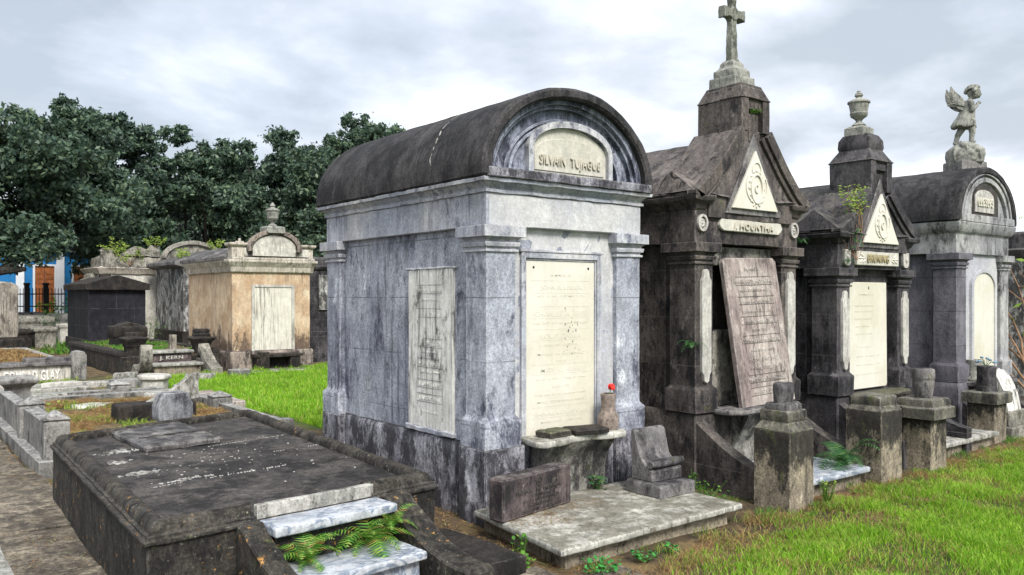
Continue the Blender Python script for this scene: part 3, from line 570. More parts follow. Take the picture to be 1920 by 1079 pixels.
    m=MB(); m.rect(cx_-hw,cx_+hw,yg,yg+td,[(.0,zs-.002),(.012,zs+.01),(0,zs+.02)]+sp['topprof']); m.build('tower_cap',mat,tw,bev=.006,cell=.1,amp=.005)
    # triangle relief panel
    zb0,zb1,tw2=sp['tri']
    m=MB(); m.ext([(cx_-tw2-.07,zb0-.05),(cx_+tw2+.07,zb0-.05),(cx_,zb1+.16)],'y',yg+.02,yg+.06); m.build('pediment_frame','greyst',t,bev=.004,cell=.1,amp=.003)
    m=MB(); m.ext([(cx_-tw2,zb0),(cx_+tw2,zb0),(cx_,zb1)],'y',yg-.004,yg+.03); pp=m.build('relief_panel','cream',t,bev=.003)
    m=MB(); zc=zb0+(zb1-zb0)*.36; s_=(zb1-zb0)
    m.band(arc(cx_,zc,.085*s_/.5,.13*s_/.5,0,360,28),arc(cx_,zc,.07*s_/.5,.112*s_/.5,0,360,28),'y',yg-.02,yg+.0)
    m.band(arc(cx_,zc+.02,.15*s_/.5,.15*s_/.5,150,390,28),arc(cx_,zc+.02,.137*s_/.5,.137*s_/.5,150,390,28),'y',yg-.014,yg+.0)
    m.band(arc(cx_,zc+.15*s_/.5,.07,.085,-20,200,20),arc(cx_,zc+.15*s_/.5,.06,.073,-20,200,20),'y',yg-.014,yg+.0)
    for k in range(16):
        a=k*math.pi/8; m.ell((cx_+.10*math.cos(a)*s_/.5,yg-.006,zc+.15*math.sin(a)*s_/.5),(.020,.010,.013),8,6,Matrix.Rotation(-a*1.7,4,'Y'))
    m.band(arc(cx_,zc,.03,.04,40,320,14),arc(cx_,zc,.02,.028,40,320,14),'y',yg-.018,yg+.0)
    m.build('relief_carving','cream',pp,bev=0)
    # left and right eave gablets
    for sx_,xx in ((1,x0-ov),(-1,x1+ov)):
        m=MB(); w2=.30; yy=yf-.07+.31
        V=[m.v(xx,yy-w2,zl+.03),m.v(xx,yy+w2,zl+.03),m.v(xx+sx_*.06,yy,zl+.03+sp['gab']),m.v(xx+sx_*.50,yy,zl+.03+sp['gab']),m.v(xx+sx_*.5,yy-w2,zl),m.v(xx+sx_*.5,yy+w2,zl)]
        for f in ((0,1,2),(0,2,3,4),(1,5,3,2),(0,4,5,1),(3,5,4)): m.face([V[i] for i in f])
        m.build('gablet',roofmat,t,cell=.08,amp=.006,bev=0)
    return t,cx_,yg,yc,zs,tw
t2,c2,yg2,yc2,zs2,tw2_=steeple_tomb('steep_gabled_tomb',2.12,3.66,-.165,'dark brown gabled tomb topped by a stone cross, its pink tablet leaning','t2','t2roof',
   dict(ent=2.40,lip=2.53,cap=2.12,join=3.17,shoulder=3.45,ridge=3.14,tw=.42,td=.50,tri=(2.44,2.98,.34),gab=.20,topprof=[(-.05,3.585),(-.055,3.60)]))
# frieze sign
m=MB(); z=2.235
P=[(c2-.47,z+.05),(c2-.45,z+.02),(c2-.41,z),(c2+.41,z-.005),(c2+.45,z+.02),(c2+.475,z+.055),(c2+.45,z+.10),(c2+.41,z+.12),(c2-.41,z+.125),(c2-.45,z+.10)]
m.ext(P,'y',-.195,-.16); sg=m.build('name_sign','plaq',t2,bev=.005)
text_mesh([('J. HOUNTHA',0,0,.078,.60,.008)],'lettering','letter',sg,FRONT(c2+.01,-.203,z+.02))
for x in (2.20,3.58):
    m=MB(); m.band(arc(x,2.29,.065,.075,0,360,20),arc(x,2.29,.045,.055,0,360,20),'y',-.19,-.16)
    for k in range(8): m.ell((x+.025*math.cos(k*.785),-.17,2.29+.028*math.sin(k*.785)),(.014,.012,.018),6,5,Matrix.Rotation(-k*.785,4,'Y'))
    m.ell((x,-.175,2.29),(.014,.014,.014),8,6); m.build('rosette','wingm',t2,bev=0)
m=MB(); m.box(2.37,2.45,-.07,.08,.62,2.1); m.box(3.33,3.41,-.07,.08,.62,2.1); m.box(2.45,3.33,-.07,.08,1.93,2.1); m.build('marble_surround','brk',t2,bev=.004,cell=.12,amp=.003)
m=MB(); m.box(2.452,3.328,-.02,.06,.64,1.34); m.build('exposed_brick','rock',t2,bev=.004,cell=.04,amp=.02,fs=14)
# leaning tablet
lt=thing('leaning_tablet',(2.96,-.3,.66),'pinkish brown stained marble tablet leaning loose against the front of the cross topped tomb','tablet')
m=MB(); m.ext([(-.345,0),(.345,0),(.345,1.22),(.31,1.25),(-.31,1.25),(-.345,1.22)],'y',-.02,.03)
TL=Matrix.Translation((2.965,-.315,.668))@Matrix.Rotation(R(-1.5),4,'Y')@Matrix.Rotation(R(-8.5),4,'X')@Matrix.Diagonal((1.16,1,1.08,1))
m.xf(TL); m.build('stone','pink',lt,bev=.006,cell=.08,amp=.003)
TT=TL@Matrix.Translation((0,-.0225,0))@Matrix.Rotation(R(90),4,'X')
text_mesh([(t,0,z,.038*s_,.6*w_,.003) for t,z,w_,s_ in [('FAMILLE',1.14,.3,.8),('MARGUERITE HOUNTHA',1.03,.85,1),('NEE A BORDEAUX 1832',.96,.6,.6),('JEAN HOUNTHA',.86,.6,1),('DECEDE LE 4 JUIN 1890',.78,.6,.6),('JEANNE HOUNTHA',.69,.62,1),('BORN 1860',.62,.3,.6),('JOSEPH HOUNTHA PRES. FILS',.53,.9,1),('AGE DE 49 ANS',.45,.5,.6),('LOUIS  DIED 1902',.37,.6,.7),('PIERRE  DIED 1911',.30,.6,.7),('MARIE HOUNTHA ROSSIER',.20,.75,1),('AGED 81 YEARS',.10,.6,.8)]],'inscription','pink',lt,TT)
m=MB()
for f in (1.085,1.015,.915,.85,.745,.68,.585,.52,.255,.19,.15,.085): m.box(-.22,.25,-.0235,-.019,f,f+.003)
m.xf(TL); m.build('ruled_lines','dead',lt,bev=0)
m=MB(); m.loft([(2.36,-.1),(2.36,-.34),(2.50,-.42),(3.26,-.42),(3.42,-.34),(3.42,-.1)],[(-.02,.61),(0,.62),(0,.655),(-.02,.664)]); m.build('shelf','greyst',t2,bev=.006,cell=.08,amp=.006)
m=MB(); m.ext([(-.10,.0),(-.20,.0),(-.20,.30),(-.26,.42),(-.33,.55),(-.34,.612),(-.10,.612)],'x',2.62,3.18); m.build('bracket','brk',t2,bev=.004,cell=.08,amp=.006)
def cheek(parent,xa,xb,y0,y1,z0,z1,mat='t2'):
    pts=[(y0,-.1),(y0,z0)]
    for i in range(13):
        f=i/12; pts.append((y0+(y1-y0)*f, z1+(z0-z1)*(1-f)**1.5 + .0))
    pts.append((y1,-.1)); m=MB(); m.ext(pts,'x',xa,xb); return m.build('cheek_wall',mat,parent,bev=.008,cell=.08,amp=.005)
cheek(t2,2.13,2.26,-.16,-.82,.56,.24); cheek(t2,3.52,3.64,-.16,-.86,.56,.24)
# stepped block + cross on tower
cr=thing('stone_cross',(c2,yc2,3.60),'mossy weathered stone cross on a pale stepped block, crowning the steep gabled tomb','cross')
m=MB(); m.rect(c2-.15,c2+.15,yc2-.15,yc2+.15,[(0,3.59),(0,3.685),(-.008,3.69)]); m.rect(c2-.12,c2+.12,yc2-.12,yc2+.12,[(0,3.685),(0,3.76),(-.01,3.765),(-.04,3.80),(-.04,3.83),(-.065,3.855)])
m.build('stepped_base','statue',cr,bev=.005,cell=.04,amp=.006,fs=10)
m=MB(); m.rect(c2-.05,c2+.05,yc2-.05,yc2+.05,[(0,3.85),(.0,3.868),(-.012,3.875)]);m.rect(c2-.043,c2+.043,yc2-.038,yc2+.038,[(0,3.872),(-.006,4.24),(.006,4.30)]); m.rect(c2-.04,c2+.04,yc2-.036,yc2+.036,[(.004,4.29),(-.006,4.38),(-.002,4.46),(.014,4.50),(.014,4.55)])
m.ext([(c2-.15,4.245),(c2-.12,4.25),(c2-.09,4.262),(c2-.05,4.262),(c2-.02,4.24),(c2+.02,4.24),(c2+.05,4.262),(c2+.09,4.262),(c2+.12,4.25),(c2+.15,4.245),(c2+.15,4.355),(c2+.12,4.35),(c2+.09,4.338),(c2+.05,4.338),(c2+.02,4.36),(c2-.02,4.36),(c2-.05,4.338),(c2-.09,4.338),(c2-.12,4.35),(c2-.15,4.355)],'y',yc2-.043,yc2+.043)
m.build('cross','cross',cr,bev=.006,cell=.035,amp=.006,fs=14)
# ============================================================ 3. gable tomb with urn
t3,c3,yg3,yc3,zs3,tw3_=steeple_tomb('steep_gabled_tomb',4.24,5.74,-.25,'near black steep gabled tomb topped by an urn, with upright cream tablet','t3','t3',
   dict(ent=2.18,lip=2.30,cap=1.94,join=2.78,shoulder=3.08,ridge=2.86,tw=.43,td=.48,tri=(2.21,2.74,.36),gab=.22,topprof=[(.0,3.10),(-.07,3.22),(-.06,3.25),(-.065,3.33),(-.10,3.39),(-.14,3.40)]))
m=MB(); m.rect(c3-.43,c3+.43,-.285,-.24,[(0,1.975),(0,2.125)]); sg=m.build('name_sign','plaq',t3,bev=.006)
text_mesh([('BRUNING',0,0,.085,.44,.008)],'lettering',plain('sand coloured stone letters',(.30,.26,.15),.7),sg,FRONT(c3-.02,-.291,2.01))
m=MB()
for s_ in (1,-1):
    for k in range(5): m.ell((c3+s_*(.30+.02*k)-.0,-.287,2.05+.03*((k%3)-1)),(.035,.008,.010),8,6,Matrix.Rotation(s_*(.5-.5*(k%3)),4,'Y'))
m.build('leaf_carving','cream',sg,bev=0)
for x in (4.385,5.60):
    m=MB(); m.ext([(x-.06,2.13),(x-.06,1.99),(x-.03,1.965),(x+.03,1.965),(x+.06,1.99),(x+.06,2.13)],'y',-.28,-.24); m.ell((x,-.285,2.05),(.02,.015,.03),8,6); m.build('carved_block','wingm',t3,bev=.005)
m=MB(); m.ext([(4.60,.66),(5.37,.66),(5.39,.69),(5.37,1.80),(4.60,1.80),(4.58,.69)],'y',-.17,-.12); tb3=m.build('tablet','cream',t3,bev=.006)
m=MB(); m.ell((4.99,-.172,1.74),(.008,.006,.016),6,5); m.build('bolt','iron',tb3,bev=0)
text_mesh([(t,x,z,.022,w_,.0013) for t,x,z,w_ in [('IN MEMORY OF',-.05,1.0,.3),('CHRISTIAN BRUNING',-.1,.88,.4),('BORN 1826 DIED 1893',-.1,.82,.36),('WIFE OF THE ABOVE',-.1,.74,.34),('ANNA  BRUNING',-.12,.66,.3),('AGED 62 YEARS',-.1,.58,.34),('T. BRUNING',-.1,.44,.3),('HENRY  BRUNING   1921',0,.34,.5),('LENA  BRUNING   1934',0,.25,.5),('REQUIESCAT IN PACE',0,.15,.52)]],'inscription','cream',tb3,FRONT(4.99,-.1704,.66))
m=MB(); m.box(4.50,5.48,-.12,.05,.6,.7); m.build('tablet_sill','t3',t3,bev=.004,cell=.1,amp=.003); m=MB(); m.box(4.50,5.48,-.14,.05,1.8,1.95); m.box(4.50,4.60,-.125,.02,.69,1.81); m.box(5.37,5.48,-.125,.02,.69,1.81); m.build('tablet_lintel','t3',t3,bev=.004,cell=.1,amp=.003)
m=MB(); m.loft([(4.46,-.2),(4.46,-.36),(4.62,-.46),(5.36,-.46),(5.52,-.36),(5.52,-.2)],[(-.02,.59),(0,.60),(0,.63),(-.02,.64)]); m.build('shelf','ped',t3,bev=.006,cell=.08,amp=.006)
m=MB(); m.ext([(-.10,.0),(-.26,.0),(-.28,.30),(-.34,.44),(-.38,.592),(-.10,.592)],'x',4.72,5.26); m.build('bracket','t3',t3,bev=.004,cell=.1,amp=.005)
cheek(t3,4.26,4.38,-.25,-.92,.56,.26,'t3'); cheek(t3,5.60,5.72,-.25,-.92,.56,.26,'t3')
def urn(name,x,y,z,h,label,mat='statue',base=.11):
    u=thing(name,(x,y,z),label,'urn')
    m=MB(); m.rect(x-base,x+base,y-base,y+base,[(0,z-.01),(0,z+.17*h),(-.015,z+.18*h),(-.03,z+.21*h)]); m.build('base',mat,u,bev=.004)
    q=[(.06,.21),(.075,.24),(.06,.27),(.032,.31),(.032,.34),(.05,.38),(.085,.43),(.095,.50),(.088,.51),(.092,.56),(.105,.70),(.118,.72),(.118,.75),(.10,.77),(.075,.80),(.035,.83),(.03,.86),(.045,.88),(.04,.92),(.02,.96),(.022,.985),(.0,1.)]
    m=MB(); m.lathe(x,y,[(r*h*2.1*.95,z+f*h) for r,f in q],20); m.build('bowl',mat,u,bev=0,sharp=40); return u
urn('stone_urn',c3,yc3,3.39,.50,'small grey stone urn with a lid on top of the dark steep gabled tomb')
# ============================================================ 4. barrel tomb with angel
X0,X1,YF=6.90,8.42,-.25
t4=thing('arched_tomb',(7.66,1.,0),'mauve grey barrel roofed tomb with an arched cream tablet, carrying the angel statue','tomb','above ground family tombs')
m=MB(); m.rect(X0+.07,X1-.07,YF+.07,YF+2.7,[(0,-.1),(0,2.2)]); m.build('wall','t4side',t4,cell=.14,amp=.004)
m=MB(); m.rect(X0,X1,YF,YF+2.75,[(.05,-.1),(.05,.52),(.03,.60),(0,.61)]); m.build('plinth','t4side',t4,cell=.12,amp=.005,bev=.01)
pilaster(X0,X0+.26,YF,YF+.28,.61,2.18,'t4side','t4side',t4); pilaster(X1-.24,X1,YF,YF+.28,.61,2.18,'t4','t4',t4)
m=MB(); m.rect(X0,X1,YF,YF+2.72,[(0,2.178),(0,2.42),(.03,2.44),(.06,2.50),(.07,2.56),(.05,2.565)]); m.build('entablature','t4',t4,cell=.13,amp=.004)
cx4=(X0+X1)/2; barrel(t4,cx4,.85,2.565,.72,YF-.07,YF+2.8,.09,'barrel','t4')
m=MB()
m.band(arc(cx4,2.60,.66,.55,0,180,32),arc(cx4,2.60,.60,.49,0,180,32),'y',YF-.05,YF+.0); m.band(arc(cx4,2.60,.74,.62,0,180,32),arc(cx4,2.60,.70,.58,0,180,32),'y',YF-.055,YF+.0)
m.box(X0-.06,X1+.06,YF-.068,YF,2.568,2.66); m.build('arch_moulding','t4',t4,bev=.004,cell=.12,amp=.003)
m=MB(); m.ext(segtop(cx4-.36,cx4+.36,2.66,2.86,.20),'y',YF-.03,YF+.02); m.build('niche','dead',t4,bev=.003)
m=MB(); m.ext(segtop(cx4-.34,cx4+.20,2.70,2.87,.12),'y',YF-.045,YF+.0); pq=m.build('name_plaque','wingm',t4,bev=.004)
text_mesh([('LLESEPS',0,0,.11,.44,.008)],'lettering','cream',pq,FRONT(cx4-.07,YF-.052,2.78))
m=MB(); m.box(X0+.27,X1-.25,YF+.04,YF+.1,.6,2.18); m.build('front_panel','front',t4,cell=.12,amp=.003)
m=MB(); m.band(arc(cx4+.04,1.76,.36,.24,0,180,20)[::1]+[(cx4-.32,.62)],arc(cx4+.04,1.76,.31,.19,0,180,20)+[(cx4-.27,.62)],'y',YF+.0,YF+.05); m.box(cx4+.35,cx4+.40,YF,YF+.05,.62,1.765); m.build('tablet_frame','front',t4,bev=.004)
m=MB(); m.ext(segtop(cx4-.27,cx4+.35,.62,1.76,.19),'y',YF+.018,YF+.05); m.build('tablet','cream',t4,bev=.003)
m=MB(); m.loft([(7.1,-.2),(7.1,-.38),(7.25,-.48),(8.1,-.48),(8.25,-.38),(8.25,-.2)],[(-.02,.54),(0,.55),(0,.60),(-.02,.61)]); m.build('shelf','greyst',t4,bev=.006,cell=.08,amp=.006)
cheek(t4,6.93,7.05,-.25,-.80,.42,.10,'t3'); cheek(t4,8.28,8.40,-.25,-.80,.42,.10,'t3')
# ---- angel
ax_,ay_,az_=7.76,.02,3.275
AB=.87; an=thing('angel_statue',(ax_,ay_,az_),'pale carved praying angel child with raised wings on a rough block, above the arched tomb','statue')
m=MB(); m.rect(-.21,.21,-.16,.16,[(0,-.06),(0,.11),(-.01,.12)]); m.xf(Matrix.Translation((ax_,ay_,az_))@Matrix.Rotation(R(-20),4,'Z')); m.build('plinth','greyst',an,bev=.006,cell=.05,amp=.005)
def place(mm): return mm.xf(Matrix.Translation((ax_,ay_,az_))@Matrix.Rotation(R(-46),4,'Z')@Matrix.Translation((0,0,.37))@Matrix.Scale(AS[0],4)@Matrix.Translation((0,0,-.37)))
AS=[1.]
m=MB(); m.rect(-.18,.18,-.14,.14,[(0,.10),(.015,.2),(.01,.28),(-.04,.33),(-.09,.37),(-.10,.39)])
rr=random.Random(3)
for k in range(44): m.ell((rr.uniform(-.175,.175),rr.uniform(-.15,.15),rr.uniform(.14,.36)),(rr.uniform(.02,.045),)*3,6,5)
place(m); m.build('rockwork','statue',an,bev=0,remesh=.011); AS[0]=1.04
m=MB()
def cap(a,b,ra,rb,n=7):
    a=Vector(a);b=Vector(b)
    for i in range(n+1):
        f=i/n; m.ell(a.lerp(b,f),(ra+(rb-ra)*f,)*3,10,8)
cap((-.10,.03,.37),(-.075,.03,.47),.028,.034); cap((-.075,.03,.47),(.01,.03,.62),.036,.055)       # trailing leg, bent
cap((.06,-.03,.37),(.075,-.03,.50),.028,.036); cap((.075,-.03,.50),(.06,-.03,.64),.038,.055)     # standing leg
cap((.10,-.03,.385),(.055,-.03,.38),.018,.024,3); cap((-.06,.03,.365),(-.11,.03,.375),.018,.024,3)
m.ell((.02,0,.70),(.085,.075,.09)); m.ell((.035,0,.80),(.075,.072,.09)); m.ell((.04,0,.87),(.06,.085,.045))
cap((.045,0,.89),(.075,0,.945),.028,.028,3)                                                       # neck
m.ell((.105,0,1.0),(.080,.068,.082)); m.ell((.14,0,.975),(.048,.046,.048)); m.ell((.188,0,.982),(.013,.011,.013)); m.ell((.160,0,.945),(.02,.02,.014)); m.ell((.168,0,.963),(.012,.018,.005))
for s_ in (1,-1): m.ell((.100,.06*s_,.985),(.014,.01,.02)); m.ell((.166,.02*s_,1.0),(.008,.010,.006)); m.ell((.155,.03*s_,.975),(.014,.014,.013))
for s_ in (1,-1):
    cap((.04,.085*s_,.865),(.05,.088*s_,.765),.034,.028); cap((.05,.088*s_,.765),(.125,.03*s_,.825),.027,.019)
    cap((.125,.03*s_,.825),(.142,.014*s_,.850),.018,.015,3)
    for k in range(4): cap((.140+.006*k,.010*s_,.850+.002*k),(.160+.010*k,.007*s_,.895-.008*k),.0075,.006,4)
    cap((.136,.014*s_,.852),(.143,.010*s_,.880),.0075,.006,3)
place(m); m.build('body','statue',an,bev=0,remesh=.0065)
m=MB(); n=36; prof=[(.89,.055,.078,.045),(.84,.075,.085,.04),(.77,.085,.082,.03),(.70,.10,.088,.012),(.63,.125,.10,-.01),(.575,.145,.115,-.02),(.565,.138,.108,-.02)]
rs=[]
for z,rx,ry,ox in prof:
    k=(0.89-z)/.32; rs.append([m.v(ox+rx*(1+.07*k*math.cos(9*t_+z*6))*math.cos(t_),ry*(1+.08*k*math.sin(8*t_))*math.sin(t_),z+.012*k*math.sin(5*t_)) for t_ in [2*math.pi*i/n for i in range(n)]])
m.face(rs[-1][::-1]); m.face(rs[0])
for a,b in zip(rs,rs[1:]):
    for i in range(n): m.face([a[i],a[(i+1)%n],b[(i+1)%n],b[i]])
place(m); m.build('tunic','statue',an,bev=0,sharp=60)
m=MB()
for k in range(60):
    a=rr.uniform(0,6.28); e=rr.uniform(-.15,1.4); x=.092+.082*math.cos(e)*math.cos(a); y=.074*math.cos(e)*math.sin(a)
    if x>.125 and e<.6: continue
    m.ell((x,y,1.010+.078*math.sin(e)),(rr.uniform(.017,.026),)*3,7,6)
place(m); m.build('hair','statue',an,bev=0,remesh=.006)
for s_ in (1,-1):
    m=MB(); O=[(-.01,.85),(-.03,.92),(-.09,.965),(-.15,1.01),(-.205,1.075),(-.22,1.0),(-.215,.93),(-.19,.87),(-.15,.825),(-.10,.79),(-.05,.775),(-.0,.78)]
    m.ext([(x*.95,z) for x,z in O],'y',0,.018)
    for k in range(7): m.tube([(-.03-.01*k,-.004,.83+.01*k),(-.10-.008*k,-.006,.84+.016*k),(-.19-.002*k,-.004,.86+.022*k)],[.012,.011,.005],6)
    m.xf(Matrix.Translation((.0,.035*s_,.0))@Matrix.Rotation(R(-13*s_),4,'Z')); place(m); m.build('wing','statue',an,bev=.003)
# ============================================================ pedestals in front of the row
def pedestal(x0,x1,y0,y1,prof,label,stub=None,mat='ped',stubmat='greyst',rz=0):
    t=thing('stone_pedestal',((x0+x1)/2,(y0+y1)/2,0),label,'pedestal','pedestals before the tomb row')
    m=MB(); m.rect(x0,x1,y0,y1,prof[0]); m.rotz(rz,((x0+x1)/2,(y0+y1)/2,0)); m.build('shaft',mat,t,bev=.006,cell=.06,amp=.003,fs=5)
    m=MB(); 
    for pr in prof[1:]: m.rect(x0,x1,y0,y1,pr)
    m.rotz(rz,((x0+x1)/2,(y0+y1)/2,0)); m.build('cap','capst' if mat=='ped' else mat,t,bev=.006,cell=.06,amp=.004,fs=6)
    if stub:
        m=MB(); stub(m,(x0+x1)/2,(y0+y1)/2); m.build('broken_stump',stubmat,t,bev=.006,cell=.04,amp=.006,fs=9)
    return t
def oct_(x,y,r): return [(x+r*math.cos(R(22.5+45*k)),y+r*math.sin(R(22.5+45*k))) for k in range(8)]
pedestal(2.03,2.355,-1.15,-.82,[[(0,-.15),(0,.60),(-.005,.61)],[(0,.605),(-.045,.675),(-.035,.68),(-.035,.75),(-.045,.76)]],'foremost mouldy square pedestal with a cylindrical broken stump on its octagonal top',
  lambda m,x,y:(m.rect(x-.10,x+.10,y-.10,y+.10,[(0,.755),(0,.80),(-.01,.81)]),m.lathe(x,y,[(.072,.805),(.075,.84),(.082,.92),(.078,.96),(.06,.97)],16)))
pedestal(3.50,3.86,-1.10,-.76,[[(0,-.15),(0,.625),(-.005,.635)],[(0,.63),(-.035,.675),(-.03,.68),(-.03,.745),(-.045,.76)]],'squat black and tan pedestal without a stump, second from the camera')
pedestal(4.31,4.62,-1.15,-.86,[[(0,-.15),(0,.50)],[(.06,.495),(.06,.60),(.03,.605),(.025,.67),(.01,.68)]],'tan pedestal with overhanging slab top and broken vase',
  lambda m,x,y:(m.lathe(x,y,[(.075,.675),(.085,.72),(.10,.80),(.095,.85),(.105,.87),(.10,.95),(.09,.96),(.07,.955)],8,.4)))
pedestal(6.45,6.76,-.86,-.56,[[(0,-.15),(0,.44)],[(.045,.435),(.05,.55),(.03,.565)]],'farthest pedestal, topped by a dark fluted stump beside the marble scroll',
  lambda m,x,y:(m.lathe(x,y,[(.115,.56),(.105,.60),(.10,.78),(.105,.85),(.09,.855),(.085,.84)],12)),stubmat='t3')
def mslab(x0,x1,y0,y1,z,label,mat='vein',g=None):
    t=thing('ground_slab',((x0+x1)/2,(y0+y1)/2,0),label,'slab')
    m=MB(); m.rect(x0,x1,y0,y1,[(-.006,z-.05),(0,z-.04),(0,z-.008),(-.008,z)]); m.build('slab_top',mat,t,bev=.003,cell=.1,amp=.004)
    m=MB(); m.rect(x0+.05,x1-.05,y0+.06,y1,[(0,-.15),(0,z-.048)]); m.build('slab_base','ped',t,cell=.1,amp=.006)
mslab(2.48,3.46,-1.02,-.22,.15,'blue veined marble slab lying between the two nearest pedestals')
mslab(4.85,6.38,-.93,-.30,.15,'grey marble slab lying before the urn topped tomb','edge')
# scroll marble and vase right of last pedestal
sc2=thing('marble_drapery',(7.15,-.62,0),'streaked marble memorial carved as hanging drapery, at the far right end of the row','memorial')
m=MB(); m.rect(6.95,7.5,-.85,-.42,[(0,-.1),(0,.10),(.0,.12)]); m.rect(7.0,7.45,-.80,-.45,[(0,.118),(0,.30)]); m.build('base','rock',sc2,bev=.01,cell=.07,amp=.007)
m=MB(); m.ext([(-.78,.298),(-.74,.5),(-.66,.68),(-.58,.76),(-.50,.76),(-.45,.70),(-.45,.298)],'x',7.03,7.40)
for k in range(9): m.tube([(7.05+.042*k,-.765,.31),(7.05+.04*k,-.72,.52),(7.06+.038*k,-.63,.70),(7.07+.036*k,-.54,.765)],[.018,.02,.02,.012],7)
m.build('drapery','stainmarble',sc2,bev=0,cell=.08,amp=.006)
m=MB(); m.lathe(7.28,-.30,[(.14,.60),(.15,.63),(.13,.66),(.115,.68),(.105,.80),(.11,.86),(.10,.87),(.085,.85)],12); o=m.build('stone_vase','statue',bev=.003,cell=.06,amp=.003)
tag(o,'pale round stone vase standing on the shelf of the arched tomb','vase')
# flowers on last pedestal
fo=thing('faded_flowers',(6.62,-.71,.85),'few faded blue flowers stuck on the dark fluted stump','flower')
m=MB()
for k in range(7):
    a=k*.9; m.tube([(6.60,-.71,.84),(6.60+.05*math.cos(a),-.71+.05*math.sin(a),.90),(6.60+.09*math.cos(a),-.71+.09*math.sin(a),.91+.03*math.sin(k*2))],.003,5)
m.build('stems','fernd',fo,bev=0)
m=MB()
for k in range(7):
    a=k*.9; m.ell((6.60+.095*math.cos(a),-.71+.095*math.sin(a),.915+.03*math.sin(k*2)),(.022,.022,.014),7,5)
m.build('petals',plain('faded blue petals',(.16,.26,.34),.6),fo,bev=0)
# far vault wall on the right
vw=thing('wall_vault',(13.4,.9,0),'grey block burial vault wall behind the far right end of the tomb row','vault')
m=MB(); m.rect(11.2,16,.3,2.,[(0,-.1),(0,2.25)]); m.build('wall','weath',vw,cell=.25,amp=.01)
m=MB(); m.rect(11.2,16,.3,2.,[(.0,2.248),(.02,2.26),(.06,2.36),(.08,2.40),(.06,2.42),(0,2.43),(0,2.66),(-.05,2.70)]); m.build('coping','t3',vw,cell=.25,amp=.008)
m=MB(); 
for x in (11.5,12.6,13.7): m.rect(x,x+.85,.27,.32,[(0,.3),(0,1.25)]);  m.rect(x,x+.85,.27,.32,[(0,1.35),(0,2.15)])
m.build('closure_panels','greyst',vw,cell=.3,amp=.004)
# dry bush
def twigs(name,base,label,n,h,seed,leafmat='lime',nl=30,spread=.5,twm='twig',ls=1.):
    t=thing(name,base,label,'plant'); r=random.Random(seed); m=MB(); ends=[]
    B=Vector(base)
    for k in range(n):
        d=Vector((r.uniform(-spread,spread),r.uniform(-spread,spread),1)).normalized(); p=B.copy(); pts=[p.copy()]
        for s_ in range(6):
            d=(d+Vector((r.uniform(-.3,.3),r.uniform(-.3,.3),r.uniform(-.12,.18)))).normalized(); p=p+d*h/6*r.uniform(.7,1.2); pts.append(p.copy())
            if s_>1: ends.append(p.copy())
            if s_>1 and r.random()<.6:
                q=p+Vector((r.uniform(-1,1),r.uniform(-1,1),r.uniform(-.1,.8)))*h*.16; m.tube([p,(p+q)/2+Vector((0,0,.01)),q],[.004*h,.003*h,.0015*h],5); ends.append(q)
        m.tube(pts,[.009*h*(1-i/8) for i in range(len(pts))],6)
    m.build('stem',twm,t,bev=0)
    V=[];F=[]
    for k in range(nl):
        p=r.choice(ends)+Vector((r.gauss(0,.02),r.gauss(0,.02),r.gauss(0,.02)))*h; leaf_quad(V,F,p,r.uniform(.018,.036)*max(h,.75)*ls,r)
    mesh_np('leaves',V,F,leafmat,t); return t
def leaf_quad(V,F,p,s,r):
    d=Vector((r.gauss(0,1),r.gauss(0,1),r.gauss(0,.6))).normalized(); u=d.orthogonal().normalized(); k=len(V)
    V+= [tuple(p),tuple(p+d*s+u*s*.45),tuple(p+d*s*2),tuple(p+d*s-u*s*.45)]; F.append((k,k+1,k+2,k+3))
twigs('dry_shrub',(9.3,-.45,0),'bare reddish brown shrub with few leaves against the far vault wall',9,2.3,5,nl=40,spread=.75)
twigs('weed_plant',(8.6,-.18,2.52),'yellow green weed sprouting from the right corner of the arched tomb roof',5,.25,8,nl=50,spread=.9)
# ============================================================ 5. low black tomb (foreground left)
LQ=[(-2.42,-.37),(-.53,-.19),(-.33,3.68),(-2.30,3.07)]
lo=thing('low_box_tomb',(-1.4,1.5,0),'low black mouldy box tomb with rounded rim and marble steps, left foreground','tomb','above ground family tombs')
m=MB(); m.loft(LQ,[(-.02,-.2),(-.02,.37),(-.0,.375),(0,.40)]); m.build('body','lich',lo,bev=.006,cell=.12,amp=.006)
m=MB(); m.loft(LQ,[(-.03,.398),(-.035,.42),(-.15,.425),(-.16,.428)]); m.build('top_slab','lowtop',lo,bev=0,cell=.1,amp=.004)
def qoff(off): 
    out=[]
    for i in range(4):
        p=Vector(LQ[i]); a=Vector(LQ[i-1]); b=Vector(LQ[(i+1)%4]); e1=(p-a).normalized(); e2=(b-p).normalized()
        mt=Vector((e1.y,-e1.x))+Vector((e2.y,-e2.x)); mt=mt/mt.length_squared*2; q=p+mt*off; out.append((q.x,q.y))
    return out
def rimseg(m,i,prof,f0=0,f1=1):
    rings=[]
    for off,z in prof:
        q=qoff(off); a=Vector(q[i]); b=Vector(q[(i+1)%4]); rings.append((a.lerp(b,f0),a.lerp(b,f1),z))
    n=len(rings)
    A=[m.v(r[0].x,r[0].y,r[2]) for r in rings]; B=[m.v(r[1].x,r[1].y,r[2]) for r in rings]
    m.face(A); m.face(B[::-1])
    for k in range(n): m.face([A[k],B[k],B[(k+1)%n],A[(k+1)%n]])
rp=[(-.005,.395),(-.005,.402),(-.02,.405),(-.02,.422),(-.035,.425),(-.04,.445),(-.05,.468),(-.075,.485),(-.105,.485),(-.13,.468),(-.14,.445),(-.14,.395)]
